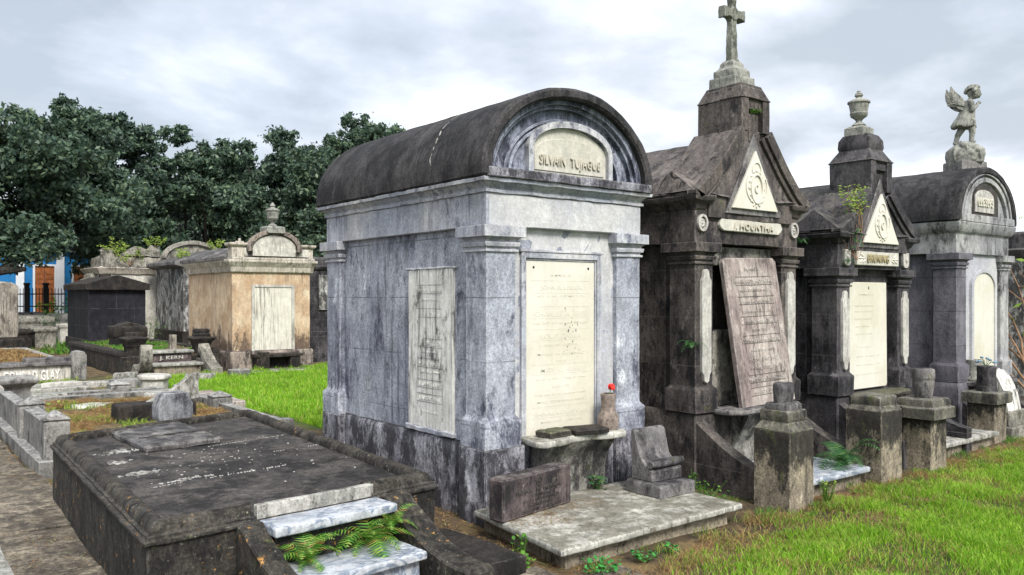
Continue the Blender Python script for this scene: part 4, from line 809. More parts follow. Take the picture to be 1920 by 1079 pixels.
m=MB(); rimseg(m,0,rp,0,.30); rimseg(m,0,rp,.735,1); rimseg(m,1,rp); rimseg(m,2,rp); rimseg(m,3,rp); m.build('rim','rim',lo,bev=0,cell=.05,amp=.006,fs=7,sharp=50)
# joint mortar lines + old plaster remains on the top
m=MB()
def onlow(u,v): 
    a=Vector(LQ[0]).lerp(Vector(LQ[1]),u); b=Vector(LQ[3]).lerp(Vector(LQ[2]),u); return a.lerp(b,v)
r=random.Random(4)
def flake(p,s,z,n=8):
    a0=r.random()*6.28; m.loft([(p.x+s*q*math.cos(a),p.y+s*q*math.sin(a)) for a,q in [(a0+j*6.283/n,r.uniform(.72,1.1)) for j in range(n)]],[(0,.4255),(-s*.06,z)])
for v0,u0,u1 in ((.315,.14,.78),(.455,.66,.94),(.62,.52,.93)):
    n=int((u1-u0)*110)
    for k in range(n):
        if noise.noise(Vector((k*.09,v0*9,0)))<-.02: continue
        flake(onlow(u0+(u1-u0)*(k+r.random())/n,v0+r.gauss(0,.0012)),r.uniform(.004,.009),.432,6)
for uc,vc,ru,rv,n in ((.17,.46,.08,.022,70),(.15,.60,.05,.022,50),(.20,.72,.09,.028,70),(.28,.34,.10,.010,40),(.5,.5,.42,.3,110)):
    for k in range(n):
        u=uc+r.gauss(0,.45)*ru; v=vc+r.gauss(0,.45)*rv
        if not(.09<u<.92 and .06<v<.94): continue
        flake(onlow(u,v),r.uniform(.003,.010) if n==110 and ru>.3 else r.uniform(.004,.016),.4295+.003*r.random())
tag(m.build('mortar_crumbs','edge',lo,bev=0,smooth=False),kind='stuff')
hl=thing('hatch_slab',(-1.5,2.6,.43),'rough square grey slab lying flat on top of the low black tomb','slab')
m=MB(); m.loft([(-1.80,2.02),(-1.20,2.10),(-1.20,3.20),(-1.84,2.98)],[(0,.427),(.004,.475),(-.03,.485)]); m.build('slab','greyst',hl,bev=.01,cell=.05,amp=.007,fs=8); 
m=MB(); m.loft([(-1.76,2.40),(-1.22,2.50),(-1.22,2.52),(-1.76,2.42)],[(0,.484),(0,.492)]); m.build('crack','low',hl,bev=0,cell=.05,amp=.006)
# steps: top riser slab, tread 1, riser, tread 2, front
def steps():
    t=lo
    m=MB(); m.loft([(-1.80,-.285),(-1.03,-.21),(-1.035,-.165),(-1.805,-.24)],[(0,.40),(0,.475),(-.004,.48)]); m.build('step_upstand','edge',t,bev=.004,cell=.05,amp=.003)
    m=MB(); m.loft([(-1.79,-.52),(-.99,-.44),(-1.02,-.215),(-1.80,-.29)],[(-.005,.345),(0,.352),(0,.392),(-.008,.40)]); m.build('step_tread','vein',t,bev=.003,cell=.08,amp=.003)
    m=MB(); m.loft([(-1.77,-.47),(-1.0,-.40),(-1.0,-.18),(-1.77,-.25)],[(0,-.1),(0,.35)]); m.build('step_riser','lich',t,bev=.004,cell=.08,amp=.006)
    m=MB(); m.loft([(-1.80,-.84),(-.98,-.76),(-1.0,-.40),(-1.78,-.47)],[(-.005,.135),(0,.142),(0,.178),(-.008,.186)]); m.build('step_tread','vein',t,bev=.003,cell=.08,amp=.004)
    m=MB(); m.loft([(-1.77,-.79),(-1.0,-.71),(-1.0,-.38),(-1.77,-.45)],[(0,-.2),(0,.14)]); m.build('step_riser','vein',t,bev=.004,cell=.1,amp=.004)
steps()
def scroll_cheek(xa,xb,y0,y1,z0,z1,mat,flip=0):
    pts=[(y0,-.2),(y0,z0),(y0-.05,z0)]
    for i in range(1,17):
        f=i/16; pts.append((y0-.05+(y1-y0+.13)*f, z1+(z0-z1)*(1-f)**1.9))
    pts+= [(y1+.04,z1+.004),(y1,z1-.012),(y1,-.2)]
    m=MB(); m.ext(pts,'x',xa,xb); m.rotz(R(5),((xa+xb)/2,y0,0)); return m.build('cheek_wall',mat,lo,bev=.01,cell=.05,amp=.006,fs=7)
scroll_cheek(-.99,-.80,-.24,-1.08,.40,.13,'lich'); scroll_cheek(-1.93,-1.79,-.32,-1.15,.40,.15,'lich')
m=MB(); m.rect(-.80,-.50,-1.02,-.25,[(0,-.15),(0,.115),(-.012,.125)]); m.rotz(R(5),(-.7,-.3,0)); m.build('side_block','low',lo,bev=.01,cell=.07,amp=.008)
# headstone on back rim
m=MB(); m.ext([(-.19,.0),(.19,.0),(.205,.03),(.205,.13),(.175,.175),(.165,.20),(.14,.235),(-.14,.235),(-.165,.20),(-.175,.175),(-.205,.13),(-.205,.03)],'y',-.07,.11)
m.xf(Matrix.Translation((-1.20,3.42,.47))@Matrix.Rotation(R(6),4,'Z')@Matrix.Diagonal((.80,1,1.12,1))); o=m.build('small_headstone','grey',bev=.008,cell=.05,amp=.004)
tag(o,'small blue grey headstone with notched shoulders on the back rim of the low tomb','headstone')
# ============================================================ kerbed plot behind
kp=thing('kerbed_plot',(-.6,7.2,0),'grey stone kerb enclosure with pyramid capped corner posts behind the low black tomb','kerb')
def post(x,y,s,z,cap_=.09,parent=kp,mat='post'):
    m=MB(); m.rect(x-s,x+s,y-s,y+s,[(0,-.2),(0,z-cap_-.03),(-.012,z-cap_-.02),(-.012,z-cap_-.008),(.004,z-cap_),(.004,z-cap_+.012),(-s+.012,z)]); return m.build('post',mat,parent,bev=.006,cell=.06,amp=.005)
post(-2.05,4.38,.115,.53); post(-2.04,5.95,.125,.52); post(.53,7.25,.14,.28,.08); post(.72,9.55,.15,.22,.08); post(-1.95,9.6,.14,.22,.08); post(-.05,10.7,.16,.22,.1)
m=MB(); m.rect(-2.13,-1.97,4.5,5.85,[(0,-.1),(0,.40)]); m.rect(-2.12,-1.98,6.06,8.1,[(0,-.1),(0,.38)]); m.rect(-2.22,-1.9,4.2,8.3,[(0,-.2),(0,.06)])
m.build('side_wall','post',kp,bev=.006,cell=.12,amp=.006)
m=MB(); m.loft([(-1.95,4.45),(.45,7.12),(.40,7.30),(-1.98,4.65)],[(0,-.15),(0,.17)]); m.b.clear()
m.loft([(-1.94,4.30),(.42,7.16),(.30,7.26),(-2.0,4.46)],[(0,-.15),(0,.16),(-.01,.17)]); m.b.clear()
m.rect(-1.95,.42,4.35,4.5,[(0,-.15),(0,.215),(-.01,.225)]); m.build('front_coping','post',kp,bev=.006,cell=.1,amp=.008)
m=MB(); m.rect(.47,.60,4.9,7.15,[(0,-.15),(0,.12)]); m.rect(.50,.66,7.4,9.4,[(0,-.15),(0,.12)]); m.rect(-1.85,-.2,10.55,10.75,[(0,-.15),(0,.05)]); m.rect(.1,.65,10.4,10.6,[(0,-.15),(0,.05)]); m.rect(-1.8,.58,9.5,9.7,[(0,-.15),(0,.10)]); m.build('far_coping','post',kp,bev=.006,cell=.15,amp=.008)
m=MB(); m.rect(-1.95,.5,4.5,9.5,[(0,-.2),(0,.03)]); o=m.build('plot_soil','ground',kp,bev=0,cell=.15,amp=.02,fs=2.5)
# urn-topped pillar at left
m=MB(); m.rect(-2.0,-1.72,8.3,8.6,[(0,-.15),(0,.36),(.02,.40),(.09,.46),(.10,.50),(.07,.53),(-.02,.55)]); o=m.build('stone_pedestal','post',bev=.006,cell=.08,amp=.006)
tag(o,'short dark pillar with wide flat mushroom cap beside the kerbed plot','pedestal')
# black trough block with broken wing
m=MB(); m.rect(-.98,-.02,6.55,6.98,[(0,-.1),(0,.235),(-.02,.25)]); m.rotz(R(0),(-.5,6.8,0)); o=m.build('stone_block','low',bev=.012,cell=.08,amp=.008); tag(o,'long black mouldy stone block inside the kerbed plot','stone')
m=MB(); m.ext([(-.52,.0),(.30,.0),(.33,.36),(.22,.34),(.08,.24),(-.12,.12),(-.34,.05)],'y',-.05,.05); m.xf(Matrix.Translation((-.22,6.80,.235))@Matrix.Rotation(R(-4),4,'Y')); o=m.build('broken_marble','edge',bev=.008,cell=.06,amp=.008,fs=7)
tag(o,'curved broken piece of grey marble lying on the long black block','stone')
m=MB(); m.loft(oct_(.72,11.4,.30),[(-.05,-.1),(-.05,.10),(0,.12),(0,.18),(-.04,.20)]); o=m.build('stone_pedestal','wingm',bev=.006,cell=.1,amp=.006); tag(o,'pale octagonal marble pedestal stub between the kerbed plot and the stepped grave','pedestal')
m=MB()
for a in ((.62,1.05,7.6,8.9),(.7,1.1,9.0,9.35)): m.rect(*a,[(0,-.1),(0,.06)])
o=m.build('marble_slab','pink',bev=.01,cell=.1,amp=.008); tag(o,'pinkish broken flat slabs lying beside the right kerb post','slab')
m=MB(); m.loft([(-3.35,-.4),(-2.95,-.4),(-2.93,1.05),(-3.35,1.05)],[(0,-.15),(0,.27),(-.01,.28)]); o=m.build('kerb_wall','edge',bev=.01,cell=.1,amp=.005); tag(o,'pale rough stone kerb cut off by the lower left corner of the view','kerb')
# ============================================================ Conrad plot
cp=thing('inscribed_kerb_plot',(-1.2,17.5,0),'low kerbed grave plot with a white inscribed front panel and orange dry grass','kerb')
m=MB(); m.rect(-4.,-.13,14.45,14.65,[(0,-.2),(0,.22)]); fp=m.build('front_panel','white',cp,bev=.004,cell=.2,amp=.004)
m=MB(); m.rect(-4.,-.1,14.38,14.75,[(0,.222),(0,.30),(-.02,.31)]); m.rect(-.95,-.1,14.40,14.9,[(0,.305),(0,.38)]); m.build('coping','greyst',cp,bev=.01,cell=.15,amp=.01)
m=MB(); m.ext([(-.14,-.2),(.14,-.2),(.14,.42),(.10,.49),(.0,.515),(-.10,.49),(-.14,.42)],'y',-.14,.14); m.xf(Matrix.Translation((.0,14.45,0))); m.build('post','post',cp,bev=.01,cell=.08,amp=.006)
m=MB(); m.rect(-.05,.10,14.7,22,[(0,-.1),(0,.20)]); m.rect(-4,.1,22,22.2,[(0,-.1),(0,.2)]); m.build('side_kerb','edge',cp,bev=.01,cell=.3,amp=.008)
m=MB(); m.rect(-4,-.05,14.65,22,[(0,-.1),(0,.12)]); m.build('plot_soil','ground',cp,bev=0,cell=.3,amp=.03,fs=2)
text_mesh([('CONRAD GLAY',0,0,.20,1.0,.012)],'lettering',plain('raised grey white letters',(.75,.74,.70),.7),fp,FRONT(-.84,14.44,-.06))
m=MB(); m.rect(-1.5,.4,12.6,13.0,[(0,-.15),(0,.0)]); m.rect(-2.5,-.3,11.7,12.0,[(0,-.15),(0,.02)]); o=m.build('kerb_stones','edge',bev=.01,cell=.15,amp=.008); tag(o,'two long flat kerb stones on the ground before the inscribed plot','kerb')
# tall headstone far left
th=thing('tall_headstone',(-.5,23.6,0),'tall tan slab headstone on a dark base at the left edge','headstone')
m=MB(); m.ext([(-1.3,.42),(.06,.42),(.06,1.95),(-.1,2.05),(-.6,2.10),(-1.3,2.12)],'y',23.4,23.75); m.build('stone','tan',th,bev=.03,cell=.15,amp=.012)
m=MB(); m.rect(-1.5,.22,23.25,23.9,[(0,-.1),(0,.36),(-.05,.42)]); m.build('base','low',th,bev=.01,cell=.15,amp=.01)
# ============================================================ black block tomb
bt=thing('black_block_tomb',(2.35,23.2,0),'squat black masonry tomb with a shallow peaked slab roof, beyond the stepped grave','tomb','above ground family tombs')
m=MB(); m.rect(1.60,3.16,21.65,24.8,[(0,-.1),(0,2.0)]); m.build('wall','blk',bt,cell=.3,amp=.006)
m=MB(); m.rect(1.57,3.19,21.60,24.85,[(.02,-.15),(.02,.36),(0,.38)]); m.build('plinth','low',bt,cell=.3,amp=.006)
m=MB(); m.ext([(1.50,1.84),(3.26,1.84),(3.26,2.02),(2.40,2.27),(2.30,2.27),(1.50,2.02)],'y',21.50,24.95); m.build('roof','low',bt,bev=.01,cell=.2,amp=.01)
m=MB(); m.rect(2.2,2.5,23.,23.3,[(0,2.24),(0,2.34)]); m.build('roof_cap','low',bt)
# ============================================================ stepped grave "KERN"
kg=thing('stepped_grave',(1.9,16.5,0),'raised walled grave with three marble steps, lettered riser and curled side scrolls','grave')
m=MB(); m.rect(.85,3.05,14.5,20.2,[(0,-.15),(0,.42)]); m.build('wall','lich',kg,bev=.01,cell=.2,amp=.012)
m=MB(); m.rect(.82,1.1,14.6,20.25,[(0,.42),(0,.50),(-.03,.52)]); m.rect(2.85,3.08,14.6,20.25,[(0,.42),(0,.50),(-.03,.52)]); m.build('coping','low',kg,bev=.01,cell=.15,amp=.012)
m=MB(); m.rect(1.1,2.85,14.7,20.1,[(0,.3),(0,.46)]); m.build('plot_soil','ground',kg,bev=0,cell=.2,amp=.03,fs=2.)
for k,(zt,yf,xa,xb) in enumerate(((.54,14.25,1.36,2.32),(.28,13.85,1.34,2.40),(.04,13.4,1.36,2.65))):
    m=MB(); m.rect(xa,xb,yf,14.8,[(-.004,zt-.06),(0,zt-.05),(0,zt-.01),(-.01,zt)]); m.build('step_tread','edge',kg,bev=.004,cell=.2,amp=.005)
    m=MB(); m.rect(xa+.04,xb-.04,yf+.06,14.8,[(0,-.15),(0,zt-.058)]); rs_=m.build('step_riser','purp' if k==0 else 'ped',kg,bev=.004,cell=.2,amp=.005)
    if k==0: text_mesh([('J. KERN',0,0,.10,.5,.012)],'lettering','white',rs_,FRONT(1.84,14.302,.345))
for (x,w_,sgn) in ((1.02,.24,1),(2.42,.24,1)):
    m=MB(); O=[];I=[]
    for i in range(15):
        f=i/14; a=R(-95+165*f) if x<2 else 0
        if x<2: O.append((14.0-.46*math.sin(a+.9),.50-.42*math.cos(a+.9))); I.append((14.0-.33*math.sin(a+.9),.50-.30*math.cos(a+.9)))
        else: O.append((13.35+.95*f,.18+.50*f**1.6)); I.append((13.35+.95*f,.04+.46*f**1.6))
    m.band(O,I,'x',x,x+w_); m.rect(x+.02,x+w_-.02,13.5,14.5,[(0,-.15),(0,.12)])
    x>2 and m.rect(x+.02,x+w_-.02,13.95,14.5,[(0,-.15),(0,.34)]); m.build('side_scroll','rock',kg,bev=.008,cell=.12,amp=.012)
for x in (1.15,2.62):
    m=MB(); m.rect(x-.16,x+.16,14.55,14.87,[(0,.3),(0,.62),(.02,.64),(.02,.67),(.06,.74),(.10,.80),(.10,.83),(-.02,.85),(-.02,.93),(-.04,.95)] if x<2 else [(0,.3),(0,.60),(.02,.64),(.03,.68),(.10,.76),(.10,.79),(.0,.81),(.01,.87),(-.02,.88),(-.01,.95),(-.04,.99)]); m.build('gate_pier','low',kg,bev=.008,cell=.12,amp=.01)
m=MB(); m.rect(1.90,2.04,14.6,14.72,[(0,.4),(0,.78)]); o=m.build('marker_post','tan',bev=.008); tag(o,'small pale rectangular post standing on the top step of the stepped grave','marker')
m=MB(); m.rect(1.42,2.15,17.6,18.3,[(0,.3),(0,.60),(.03,.63),(.03,.86),(-.02,.90)]); m.ext([(1.5,.89),(2.1,.89),(2.02,.93),(1.8,1.0),(1.6,.94)],'y',17.7,18.2); o=m.build('chest_monument','low',bev=.02,cell=.15,amp=.012); tag(o,'dark chest shaped monument with a broken marble lid inside the stepped grave','monument')
kg.location.z-=.09
# ============================================================ peach tomb
PX0,PX1,PY0,PY1=3.02,4.98,13.86,17.1
pt=thing('peach_tomb',(4.0,15.5,0),'peach plastered tomb with round arched parapet and white tablet, left of the main tomb','tomb','above ground family tombs')
m=MB(); m.rect(PX0+.04,PX1-.04,PY0+.04,PY1,[(0,-.1),(0,2.2)]); m.build('wall','peach',pt,cell=.25,amp=.006)
m=MB(); m.rect(PX0-.02,PX1+.02,PY0-.02,PY1,[(0,-.15),(0,.36),(-.03,.40)]); m.build('plinth','peachdk',pt,cell=.2,amp=.006)
m=MB(); m.rect(PX0,PX1,PY0,PY1,[(.0,2.198),(.02,2.22),(.03,2.33),(.05,2.35),(.08,2.42),(.10,2.44),(.10,2.49),(.06,2.50)]); m.build('cornice','cornw',pt,cell=.2,amp=.006)
m=MB(); x0,x1,y0,y1=PX0-.14,PX1+.14,PY0+.2,PY1+.15; a,b=PX0+.55,PX1-.55
V=[m.v(*p) for p in ((x0,y0,2.49),(x1,y0,2.49),(x1,y1,2.49),(x0,y1,2.49),(x0,y0,2.56),(x1,y0,2.56),(x1,y1,2.56),(x0,y1,2.56),(a,y0,2.86),(b,y0,2.86),(b,y1-.6,2.86),(a,y1-.6,2.86))]
for f in ((0,1,2,3),(0,4,5,1),(1,5,6,2),(2,6,7,3),(3,7,4,0),(4,8,9,5),(5,9,10,6),(6,10,11,7),(7,11,8,4),(8,11,10,9)): m.face([V[i] for i in f])
m.build('roof','greyst',pt,bev=0,cell=.2,amp=.012)
m=MB(); cp_=(PX0+PX1)/2
m.rect(PX0-.02,PX1+.02,PY0-.1,PY0+.25,[(0,2.495),(0,2.55)]); m.rect(PX0+.0,PX1-.0,PY0-.04,PY0+.22,[(0,2.55),(0,2.80)]); m.rect(PX0,PX1,PY0-.04,PY0+.22,[(.03,2.79),(.06,2.83),(.06,2.87),(.02,2.88)])
m.build('parapet','cornw',pt,bev=.006,cell=.15,amp=.006)
m=MB(); m.ext([(cp_-.62,2.56)]+[(cp_-.62*math.cos(R(a)),2.72+.42*math.sin(R(a))) for a in range(0,181,9)]+[(cp_+.62,2.56)],'y',PY0-.08,PY0+.2); m.band(arc(cp_,2.74,.66,.46,-8,188,30),arc(cp_,2.74,.54,.36,-8,188,30),'y',PY0-.16,PY0-.02); m.build('arch','peachdk',pt,bev=.006,cell=.15,amp=.005)
m=MB(); m.ext(segtop(cp_-.52,cp_+.52,2.58,2.74,.33),'y',PY0-.11,PY0-.06); m.build('lunette','white',pt,bev=.004)
m=MB(); m.rect(PX0+.28,PX0+.5,PY0-.07,PY0-.03,[(0,2.58),(0,2.76)]); m.rect(PX1-.38,PX1-.12,PY0-.07,PY0-.03,[(0,2.58),(0,2.76)]); m.build('parapet_panel','white',pt,bev=.004)
m=MB(); m.band([(3.50,.36),(3.50,1.92),(4.54,1.92),(4.54,.36)],[(3.57,.36),(3.57,1.86),(4.47,1.86),(4.47,.36)],'y',PY0-.0,PY0+.06); m.build('tablet_frame','white',pt,bev=.005)
m=MB(); m.rect(3.57,4.47,PY0+.02,PY0+.06,[(0,.36),(0,1.86)]); m.build('tablet','ptab',pt)
m=MB(); m.rect(3.45,4.6,PY0-.35,PY0,[(0,.25),(0,.32)]); m.rect(3.5,3.75,PY0-.32,PY0,[(0,-.1),(0,.25)]); m.rect(4.3,4.55,PY0-.32,PY0,[(0,-.1),(0,.25)]); m.rect(3.7,4.3,PY0-.1,PY0,[(0,-.1),(0,.25)]); m.rect(3.55,3.75,PY0-.42,PY0-.2,[(0,-.1),(0,.38)]); m.build('shelf','low',pt,bev=.01,cell=.12,amp=.01)
m=MB(); m.rect(3.15,5.1,PY0-.75,PY0-.05,[(0,-.15),(0,-.02)]); o=m.build('ground_slab','white',bev=.01,cell=.2,amp=.006); tag(o,'thin pale slab on the ground before the peach plastered tomb','slab')
urn('stone_urn',cp_,PY0+.02,3.13,.72,'grey stone urn with a pointed lid on the arch of the peach tomb',base=.22)
# dark tomb right of peach tomb, mostly behind the main tomb
dt=thing('dark_tomb',(6.4,16.2,0),'black stained tomb squeezed between the peach tomb and the barrel roofed tomb','tomb','above ground family tombs')
m=MB(); m.rect(5.25,7.4,14.9,17.5,[(0,-.1),(0,.75)]); m.rect(5.3,7.35,14.95,17.5,[(0,.75),(0,2.3)]); m.build('wall','t3',dt,cell=.25,amp=.008)
m=MB(); m.rect(5.3,7.35,14.95,17.5,[(.0,2.3),(.06,2.36),(.08,2.42),(0,2.43),(0,2.62),(-.1,2.66)]); m.build('cornice','t3',dt,cell=.25,amp=.008)
m=MB(); m.rect(5.65,6.9,14.90,14.97,[(0,1.3),(0,2.2)]); m.build('panel','weath',dt)
# grey weathered tomb behind peach tomb
gt=thing('weathered_tomb',(5.9,25.3,0),'grey peeling tomb with a sloping slab roof and low arched parapet behind the peach tomb','tomb','above ground family tombs')
m=MB(); m.rect(4.70,7.2,23.1,26.4,[(0,-.1),(0,2.62)]); m.build('wall','weath',gt,cell=.3,amp=.012)
m=MB(); m.rect(4.66,7.24,23.05,26.4,[(0,-.1),(0,.5)]); m.build('plinth','low',gt,cell=.3,amp=.01)
m=MB(); m.ext([(4.65,2.60),(7.35,2.60),(7.35,2.75),(6.1,3.25),(5.9,3.25),(4.40,2.80),(4.40,2.68)],'y',23.0,26.5); m.build('roof','greyst',gt,bev=.01,cell=.25,amp=.015)
m=MB(); m.ext([(4.7+2.35,2.9)]+arc(5.95,3.0,1.05,.62,0,180,20)+[(4.85,2.9)],'y',26.2,26.6); m.band(arc(5.95,3.02,1.1,.66,0,180,20),arc(5.95,3.02,.95,.52,0,180,20),'y',26.1,26.3); m.build('arched_parapet','rock',gt,bev=.01,cell=.25,amp=.015)
m=MB(); m.rect(6.86,7.14,24.2,24.5,[(0,3.0),(0,3.38),(.03,3.40),(.03,3.43)]); m.box(6.96,7.04,24.3,24.4,3.43,3.72); m.box(6.85,7.15,24.31,24.39,3.54,3.62); o=m.build('stone_cross','cornw',bev=.01); tag(o,'small pale cross on a short tan pedestal above the grey peeling tomb','cross')
# white ruined tomb further left
wt=thing('ruined_white_tomb',(4.0,28.,0),'off white tomb with a crumbling plant covered top behind the black block tomb','tomb','above ground family tombs')
m=MB(); m.rect(3.0,5.2,26.9,29.4,[(0,-.1),(0,2.45)]); m.build('wall','white',wt,cell=.3,amp=.012)
m=MB(); m.rect(2.95,5.25,26.85,29.4,[(.0,2.44),(.02,2.5),(.08,2.60),(.12,2.66),(.06,2.70)]); m.build('cornice','cornw',wt,bev=.01,cell=.2,amp=.02)
m=MB(); m.rect(3.1,5.2,27.0,29.2,[(0,2.69),(-.05,3.05),(-.25,3.15)]); m.rect(3.05,3.45,27.0,27.3,[(0,2.69),(0,3.22),(.05,3.28),(-.05,3.34)]); m.ext([(3.6,3.1),(5.0,3.1),(5.0,3.35),(4.75,3.52),(4.6,3.35),(4.2,3.48),(3.9,3.30)],'y',27.0,27.3); m.build('ruined_pediment','rock',wt,bev=.01,cell=.15,amp=.05,fs=4)
m=MB(); m.rect(2.78,3.0,27.4,28.6,[(0,-.1),(0,2.1),(.05,2.16),(.1,2.25),(0,2.3),(0,2.42),(-.1,2.5)]); m.build('side_block','rock',wt,bev=.01,cell=.2,amp=.03)
# small far graves
def fargrave(x,y,w_,d,h,mat,label,name='box_grave',cat='grave'):
    m=MB(); m.rect(x,x+w_,y,y+d,[(0,-.1),(0,h*.7),(.05,h*.78),(.05,h*.95),(-.03,h)]); o=m.build(name,mat,bev=.02,cell=.25,amp=.02,fs=3); tag(o,label,cat)
fargrave(-.1,26.2,.9,1.4,.55,'low','low dark box grave behind the tall tan headstone'); fargrave(.95,26.6,.62,1.2,.62,'rock','small grey capped grave left of the black block tomb')
fargrave(.2,28.6,1.6,1.8,.95,'rock','pale crumbling grave with moss left of the black block tomb'); fargrave(.5,32.,1.5,1.2,1.02,'greyst','dark flat box grave just before the iron fence'); fargrave(2.35,32.2,1.2,1.2,.95,'edge','pale flat kerb grave just before the iron fence')
fargrave(1.95,28.2,.5,.5,.7,'white','small white headstone block near the iron fence','small_headstone','headstone')
# ============================================================ iron fence and house
fn=thing('iron_fence',(3.,35.3,0),'black iron picket fence with square posts before the blue house','fence')
def fpt(s): return (-3+s*10, 38.5-s*6.2)
m=MB(); n=92
for k in range(n):
    x,y=fpt(k/n); m.box(x-.012,x+.012,y-.012,y+.012,.0,1.93); m.lathe(x,y,[(.02,1.93),(.0,2.02)],4)
m.build('pickets','iron',fn,bev=0,smooth=False)
m=MB()
for z in (.25,1.2,1.72): m.ext([(0,z),(.0,z+.05),(.04,z+.05),(.04,z)],'x',0,11.77)
m.xf(Matrix.Translation((-3,38.5,0))@Matrix.Rotation(math.atan2(-6.2,10),4,'Z')); m.build('rails','iron',fn,bev=0)
for s_ in (.18,.49,.555,.85):
    x,y=fpt(s_); m=MB(); m.rect(x-.09,x+.09,y-.09,y+.09,[(0,-.1),(0,2.12),(.03,2.15),(.02,2.22)]); m.build('fence_post','iron',fn)
hs2=thing('blue_house',(4.,46.5,0),'blue wooden house with white pilasters and orange brown shutter doors beyond the fence','house')
m=MB(); m.box(-4,9,45.,50,.3,4.6); m.build('wall','bluew',hs2,bev=0)
m=MB(); m.box(-4.3,9.3,44.3,50.3,4.6,4.95); m.ext([(44.2,4.95),(50.4,4.95),(47.5,7.2)],'x',-4.3,9.3); m.build('roof',plain('pale grey roofing',(.42,.45,.50),.7),hs2,bev=0)
m=MB(); m.box(-4.,9.,44.93,45.,4.0,4.6); m.box(-4,9,44.9,45.,.28,.6)
for x in (-.9,2.68,4.55,6.9,8.8): m.box(x,x+.38,44.86,45.,.3,4.6)
m.build('white_trim','whitew',hs2,bev=.01)
for x in (-.0,3.55,5.38,7.5):
    m=MB(); m.band([(x-.1,.6),(x-.1,3.35),(x+1.0,3.35),(x+1.0,.6)],[(x,.6),(x,3.25),(x+.9,3.25),(x+.9,.6)],'y',44.85,45.); f=m.build('door_frame','whitew',hs2,bev=.005)
    m=MB(); m.box(x,x+.44,44.93,44.99,.6,3.25); m.box(x+.46,x+.9,44.93,44.99,.6,3.25)
    for q in range(9): m.box(x+.05,x+.40,44.91,44.94,.75+q*.26,.9+q*.26); m.box(x+.51,x+.86,44.91,44.94,.75+q*.26,.9+q*.26)
    m.build('shutter','door',hs2,bev=.004)
m=MB(); m.box(-4,9,43.4,45,.0,.45); m.build('porch','whitew',hs2,bev=.01)
wh=thing('white_house',(-14,50,0),'pale teal house seen through the oak branches at far left','house')
m=MB(); m.box(-16,-4.6,46,54,0,4.8); m.build('wall',plain('pale teal boards',(.25,.48,.50),.6,.1,2),wh,bev=0); m=MB(); m.ext([(45.5,4.8),(54.5,4.8),(50,7.6)],'x',-16.4,-4.4); m.build('roof','greyst',wh,bev=0)
w3=thing('white_house',(22,58,0),'long white house hidden behind the oak crowns in the middle','house')
m=MB(); m.box(10,34,56,64,0,5.2); m.build('wall','whitew',w3,bev=0); m=MB(); m.ext([(55.4,5.2),(64.6,5.2),(60,8.)],'x',9.5,34.5); m.build('roof','greyst',w3,bev=0)
# ============================================================ oak trees
def leafcloud(P,S,seed):
    g=np.random.default_rng(seed); n=len(P); d=g.normal(size=(n,3)); d/=np.linalg.norm(d,axis=1)[:,None]
    a=g.normal(size=(n,3)); u=np.cross(d,a); u/=np.linalg.norm(u,axis=1)[:,None]; s=S*g.uniform(.6,1.4,n)
    d=d*s[:,None]; u=u*(s*.5)[:,None]
    V=np.stack([P-d,P+u,P+d,P-u],1).reshape(-1,3); F=np.arange(4*n).reshape(n,4); return V,F
def oak(x,y,h,rad,seed,label,nb=34,nl=26000,mat='oak',low=.28,lean=(0,0),lb=3):
    g=np.random.default_rng(seed); t=thing('oak_tree',(x,y,0),label,'tree','live oaks behind the graveyard')
    B=[]
    for k in range(nb):
        a=g.uniform(0,6.283); c=g.uniform(0,1)**.8; el=math.asin(c); k2=g.uniform(.45,1.)**.6
        rr_=rad*math.cos(el)*k2*g.uniform(.85,1.1); z=h*low+h*(.93-low)*math.sin(el)*k2*g.uniform(.9,1.05); s=g.uniform(.15,.25)*rad
        B.append((x+rr_*math.cos(a)+lean[0],y+rr_*math.sin(a)+lean[1],z,s,s,s*.72))
    per=int(nl*1.25)//nb; PP=[]
    for b in B:
        sub=g.normal(size=(16,3)); sub/=np.linalg.norm(sub,axis=1)[:,None]; sub*=g.uniform(.5,1.05,(16,1))
        k=g.integers(0,16,per); p=sub[k]+g.normal(size=(per,3))*.17
        PP.append(np.array(b[:3])+p*np.array(b[3:]))
    P=np.concatenate(PP); V,F=leafcloud(P,.112,seed); mesh_np('crown',V,F,mat,t)
    m=MB(); r=random.Random(seed); z0=h*.16
    m.tube([(x,y,-.3),(x+.05,y,z0*.5),(x+.1*lean[0],y,z0)],[.65,.5,.46],10)
    for k in range(0,nb,lb):
        b=B[k]; q=Vector(b[:3]); p=Vector((x,y,z0)); mid=p.lerp(q,.45)+Vector((r.uniform(-.6,.6),r.uniform(-.6,.6),-.1*h*.6)); (k%(lb*2)==0 or lb<4) and m.tube([p,p.lerp(mid,.5)+Vector((0,0,-.1)),mid,mid.lerp(q,.6)+Vector((r.uniform(-.3,.3),0,.2)),q],[.17,.13,.09,.055,.025],7)
    m.build('trunk','bark',t,bev=0); return t
oak(-3.6,34.,10.0,5.2,11,'dark oak with a low heavy limb at the far left',70,60000,low=.30,lean=(4.6,-1.),lb=4)
oak(7.2,36.,11.6,3.9,12,'tall oak whose crown peaks left of the middle gap',60,40000,'oakd',low=.36,lean=(-2.8,1.),lb=9)
oak(9.8,37.5,11.2,4.0,13,'broad oak between the left and centre crowns',64,46000)
oak(14.4,38.,12.0,4.0,14,'oak with sparse upper twigs behind the peach tomb',64,44000,'oakd')
oak(17.2,33.5,12.2,4.7,15,'rightmost oak partly hidden by the barrel roofed tomb',64,46000)
oak(-5.,37.,11.4,5.5,16,'oak beyond the left edge of the view',40,26000,'oakd')
oak(6.5,48.,8.6,4.6,17,'distant oak seen in the gap between the left crowns',40,22000,'oakd')
